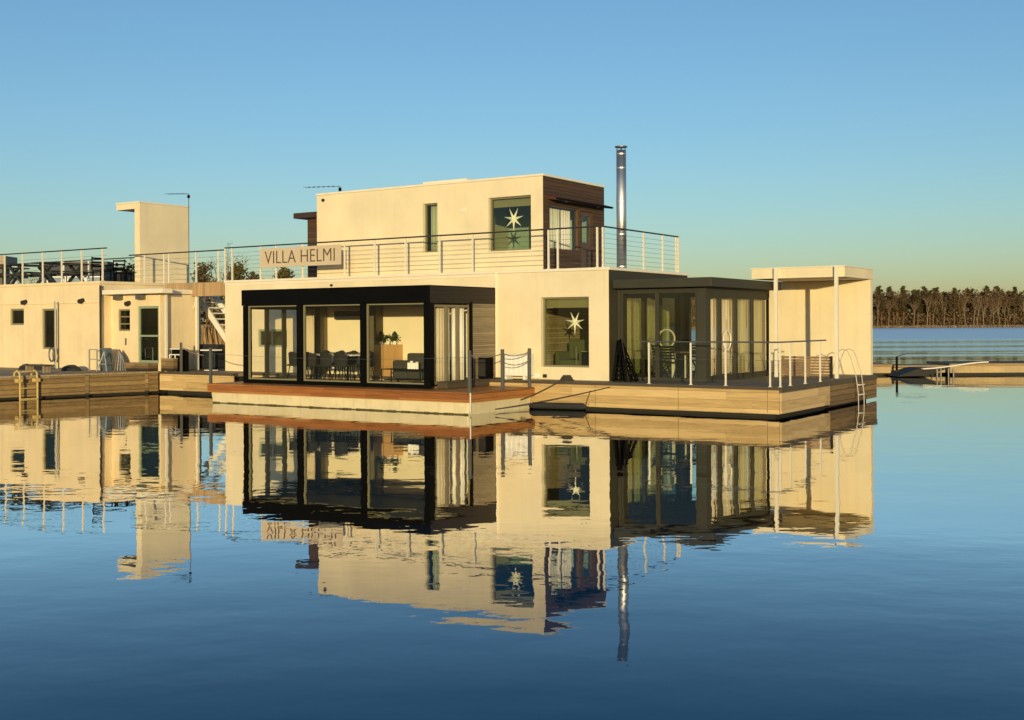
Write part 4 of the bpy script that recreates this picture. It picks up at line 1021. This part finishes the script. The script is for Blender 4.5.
MB().beam((-14.88, -.08, .703), (-14.88, -.08, 1.358), .06).build('leg', white, t)
MB().box(-15.05, -14.7, -.22, .06, .703, .73).build('base', white, t)
t = thing('letterbox', (-16.0, -1.0, .703), 'dark cabinet with a white tubular frame by the entrance posts', 'cabinet')
MB().box(-15.60, -15.12, -1.1, -.8, .705, 1.42).build('body', black, t, bevel=.01)
m = MB()
for x in (-15.62, -15.36, -15.1): m.beam((x, -1.16, .705), (x, -1.16, 1.25), .03)
m.beam((-15.62, -1.16, 1.25), (-15.1, -1.16, 1.25), .03); m.build('guard_frame', white, t)
MB().box(-15.64, -15.08, -1.14, -.78, 1.42, 1.45).build('lid', white, t)
for x, lbk in ((-15.0, 'thin dark rope post left of the house corner'), ):
    t = thing('rope_post', (x, -1.22, .703), lbk, 'post', 'rope posts on the deck')
    MB().box(x-.03, x+.03, -1.25, -1.19, .71, 1.65).build('post', greysteel, t); MB().box(x-.06, x+.06, -1.28, -1.16, .703, .71).build('base_plate', greysteel, t)
ropeobj((-15.0, -1.22, 1.5), (-13.9, -1.26, 1.25), .05, .012, ropem, 'thin rope leading from the post under the footbridge')

# ---------------------------------------------------------------- dock clutter
t = thing('metal_rack', (-17.6, -2.2, .712), 'white tubular rack and trestle leaning beside the blue grey shadow panel', 'rack')
m = MB()
for x in (-18.15, -17.75): m.beam((x, -2.35, .712), (x, -2.35, 1.42), .035)
m.beam((-18.15, -2.35, 1.42), (-17.75, -2.35, 1.42), .035); m.beam((-18.15, -2.35, 1.1), (-17.75, -2.35, 1.1), .03)
m.build('frame', alu, t)
m = MB(); m.beam((-17.7, -2.4, .712), (-17.45, -2.3, 1.35), .03); m.beam((-17.2, -2.4, .712), (-17.45, -2.3, 1.35), .03); m.beam((-17.6, -2.38, .95), (-17.3, -2.38, .95), .025)
m.build('trestle', alu, t)
t = thing('shadow_panel', (-17.75, -1.9, .712), 'blue grey panel standing in for a wall shadow at the corner of the left building', 'cabinet')
MB().box(-18.05, -17.72, -2.02, -1.80, .712, 1.46).build('body', surf('blue_grey_shadow', (.10, .13, .15), .5, .1, 5), t, bevel=.01)  # blue grey box stands in for a shadow cast on the wall
MB().box(-18.02, -17.75, -2.03, -2.022, .76, 1.42).build('door', MATS['blue_grey_shadow'], t)  # raised face of the same shadow stand-in
t = thing('fish_trap', (-17.15, -1.9, .712), 'dark net covered frame leaning against the entrance wall', 'net')
m = MB(); m.prism([(-17.62, -1.75, .714), (-16.98, -1.75, .714), (-17.35, -1.62, 1.2), (-17.6, -1.62, 1.42)], (0, .03, 0)); m.build('net', surf('net_fabric', (.09, .08, .06), .9, .3, 20), t)
m = MB()
for k in range(5): m.beam((-17.6+.14*k, -1.78, .714), (-17.58+.05*k, -1.65, 1.40-.05*k), .018)
m.build('hoop', alu, t)
t = thing('hose_post', (-20.5, -2.0, .712), 'thin white post with a looped grey hose left of the dock rack', 'post')
MB().beam((-20.5, -1.98, .712), (-20.5, -1.98, 3.05), .05).build('post', alu, t)
hp = []
for k in range(40):
    a_ = k*.48; hp.append((-20.68+.14*math.cos(a_)+.004*k, -2.02-.002*k, 1.22+.24*math.sin(a_)))
MB().tube(hp, .022, 6).build('hose', greysteel, t)
for k, (x, y, w, lbk) in enumerate(((-21.3, -2.5, .75, 'dark tarpaulin heap at the far left of the dock'), (-18.9, -2.5, .85, 'dark flat heap of rope on the dock left of the rack'), (-20.55, -2.5, .5, 'small dark heap at the foot of the hose post'))):
    m = MB(); rr = random.Random(k+60); n = 14
    for j in range(6):
        for i in range(n):
            a_ = 6.283*i/n; rad = math.cos(j/5*1.5)*(1+.15*rr.random()); m.v.append((x+w*.5*rad*math.cos(a_), y+.22*rad*math.sin(a_), .714+.17*math.sin(j/5*1.57)*(1+.2*rr.random())))
    for j in range(5):
        for i in range(n): m.f.append((j*n+i, j*n+(i+1)%n, (j+1)*n+(i+1)%n, (j+1)*n+i))
    tag(m.build('tarpaulin_heap', rubber), lbk, 'heap')
t = thing('dock_bench', (-19.4, -4.0, .712), 'low dark bench at the edge of the brown dock', 'bench')
MB().box(-19.2, -18.0, -4.1, -3.75, .93, .97).build('seat', darkedge, t)
for x in (-19.1, -18.2): MB().box(x, x+.08, -4.05, -3.8, .712, .928).build('leg', dockdeck, t)
# picnic tables on the left roof
def picnic(loc, label, rz=0):
    t = thing('picnic_table', loc, label, 'picnic table', 'picnic tables on the left roof', rz=rz); local(t)
    MB().box(-.95, .95, -.38, .38, .74, .79).build('tabletop', darkrail, t)
    for s_ in (-1, 1): MB().box(-.95, .95, s_*.75-.14, s_*.75+.14, .43, .47).build('bench', darkrail, t)
    for x in (-.62, .62):
        m = MB(); m.beam((x, -.62, .0), (x, .30, .74), .07, .10); m.beam((x+.075, .62, .0), (x+.075, -.30, .74), .07, .10); m.beam((x-.04, -.8, .40), (x-.04, .8, .40), .05, .08)
        m.build('cross_legs', darkrail, t)
    return t
pt = picnic((-24.5, -.3, 3.704), 'dark picnic table at the left edge of the roof terrace', R(90))
for loc, lbk, rz in (((-22.6, -.3, 3.704), 'dark picnic table in the middle of the left roof terrace', R(90)), ((-27.0, .2, 3.704), 'dark picnic table furthest left on the roof terrace', R(90))): dup(pt, lbk, loc, rz)
def dark_chair(loc, rz, label):
    t = thing('terrace_chair', loc, label, 'chair', 'dark chairs on the left roof', rz=rz); local(t)
    MB().box(-.24, .24, -.24, .24, .40, .45).build('seat', black, t, bevel=.01)
    b_ = MB()
    for z in (.56, .70, .84): b_.box(-.22, .22, .225, .245, z, z+.06)
    for x in (-.23, .23): b_.beam((x, .235, .45), (x, .235, .92), .03)
    b_.build('backrest', black, t)
    for sx in (-1, 1):
        MB().beam((sx*.26, -.2, .64), (sx*.26, .24, .64), .05, .03).build('armrest', black, t)
        for sy in (-1, 1): MB().beam((sx*.21, sy*.21, 0), (sx*.21, sy*.21, .40), .035).build('leg', black, t)
dark_chair((-19.95, -.5, 3.704), R(90), 'dark terrace chair at the right end of the left roof, behind the railing end')
dark_chair((-21.0, 1.2, 3.704), R(200), 'dark terrace chair behind the middle of the left roof railing')
t = thing('terrace_table', (-19.2, -.5, 3.704), 'dark low terrace table near the stair tower', 'table')
MB().box(-19.6, -18.85, -.85, -.15, 4.12, 4.16).build('tabletop', black, t)
for x in (-19.5, -18.95):
    for y in (-.75, -.25): MB().beam((x, y, 3.704), (x, y, 4.118), .04).build('leg', black, t)
t = thing('planter_box', (-20.3, .9, 3.704), 'dark long planter on the left roof terrace', 'planter')
MB().box(-22.3, -20.2, 1.9, 2.3, 3.704, 4.25).build('box', darkrail, t, bevel=.01)
m = MB(); rr = random.Random(8)
for k in range(260): leafq(m, Vector((rr.uniform(-22.25, -20.25), rr.uniform(1.9, 2.3), 4.25+abs(rr.gauss(0, .16)))), .06, rr, 1)
m.build('foliage', oliveleaf, t)

# ================================================================== RIGHT HAND PIER (across the water)
t = thing('floating_pier', (27, 48.4, 0), 'low concrete pier with timber edge across the water at the right', 'pier', house=False)
xx = 12.6
for k, (ln, top, dy, dep) in enumerate(((3.0, .46, .0, 2.2), (2.3, .40, .25, 2.0), (4.6, .48, -.08, 2.6), (5.8, .50, .05, 2.4), (6.2, .47, -.03, 2.4), (7.0, .50, .06, 2.4), (8.0, .48, .0, 2.4))):
    x1_ = xx + ln
    MB().box(xx+.03, x1_-.03, 47.2+dy, 47.2+dy+dep, .09, top-.10).build('pontoon', concrete, t, bevel=.02)
    MB().box(xx+.015, x1_-.015, 47.17+dy, 47.22+dy+dep, top-.097, top).build('walkway', dockwoodx, t)
    MB().box(xx+.2, x1_-.2, 47.35+dy, 47.1+dy+dep, -.3, .088).build('float', rubber, t)
    xx = x1_
t = thing('mooring_bollard', (15.85, 47.6, .5), 'black mooring bollard at the left end of the far pier', 'bollard', house=False)
MB().tube([(15.7, 46.9, -.1), (15.7, 46.9, .22)], .16, 12).build('fender', rubber, t)
MB().tube([(15.7, 46.95, .2), (15.7, 46.95, .78)], .05, 8).build('post', black, t)
MB().tube([(15.7, 46.95, .78), (16.3, 47.4, .90), (17.2, 47.6, .90)], .018, 6).build('arm', greysteel, t)
t = thing('gangway', (17.3, 46.6, 0), 'dark sloping gangway with a white curved edge beside the far pier', 'gangway', house=False)
MB().prism([(15.25, 45.6, .03), (16.4, 45.6, .05), (17.3, 45.6, .34), (16.2, 45.6, .36)], (0, 1.4, 0)).build('ramp', rubber, t)
m = MB(); pts = []
for k in range(13):
    u = k/12; pts.append(Vector((16.2 + 3.0*u, 45.45+1.0*u, .34 + .22*(u*u*(3-2*u)))))
for i in range(12): m.beam(pts[i], pts[i+1]+ (pts[i+1]-pts[i])*.02, .12, .045)
m.build('curved_edge', trimw, t)
for x in (16.85, 17.0, 17.3, 17.5): MB().beam((x, 45.62, -.4), (x, 45.62, .34), .045).build('leg', greysteel, t)
# ================================================================== CAMERA, LIGHT, WORLD
cam = bpy.data.cameras.new('Camera'); co = bpy.data.objects.new('Camera', cam); COL.objects.link(co)
co.location = (0, 0, 2.2); cam.sensor_width = 36; cam.lens = 1150/1024*36; cam.shift_y = -36.3/1024; cam.clip_end = 6000; cam.clip_start = .1
co.matrix_world = Matrix.Translation((0, 0, 2.2)) @ Matrix.Rotation(R(90), 4, 'X') @ Matrix.Rotation(R(-.286), 4, 'Z')
sc.camera = co
EL = 5.0
sl = bpy.data.lights.new('Sun', 'SUN'); so = bpy.data.objects.new('Sun', sl); COL.objects.link(so)
sl.energy = SUN_E; sl.angle = R(.5); sl.color = SUN_C
so.rotation_euler = (R(90-EL), 0, R(0)); so.location = (0, -20, 20)
w = bpy.data.worlds.new('World'); sc.world = w; w.use_nodes = True; nt = w.node_tree
bg = nt.nodes['Background']; sky = nt.nodes.new('ShaderNodeTexSky'); sky.sky_type = 'NISHITA'; sky.sun_disc = False
sky.sun_elevation = R(EL); sky.sun_rotation = R(180); sky.altitude = 0
sky.air_density, sky.dust_density, sky.ozone_density = SKY
nt.links.new(sky.outputs[0], bg.inputs[0]); bg.inputs[1].default_value = SKY_S
vs = sc.view_settings; vs.view_transform = 'Standard'; vs.look = 'None'; vs.exposure = EXPO; vs.gamma = 1.0; vs.use_curve_mapping = False
sc.cycles.max_bounces = 10; sc.cycles.transparent_max_bounces = 24; sc.cycles.caustics_reflective = False; sc.cycles.caustics_refractive = False
for o in bpy.data.objects:
    if '_b' in o: del o['_b']
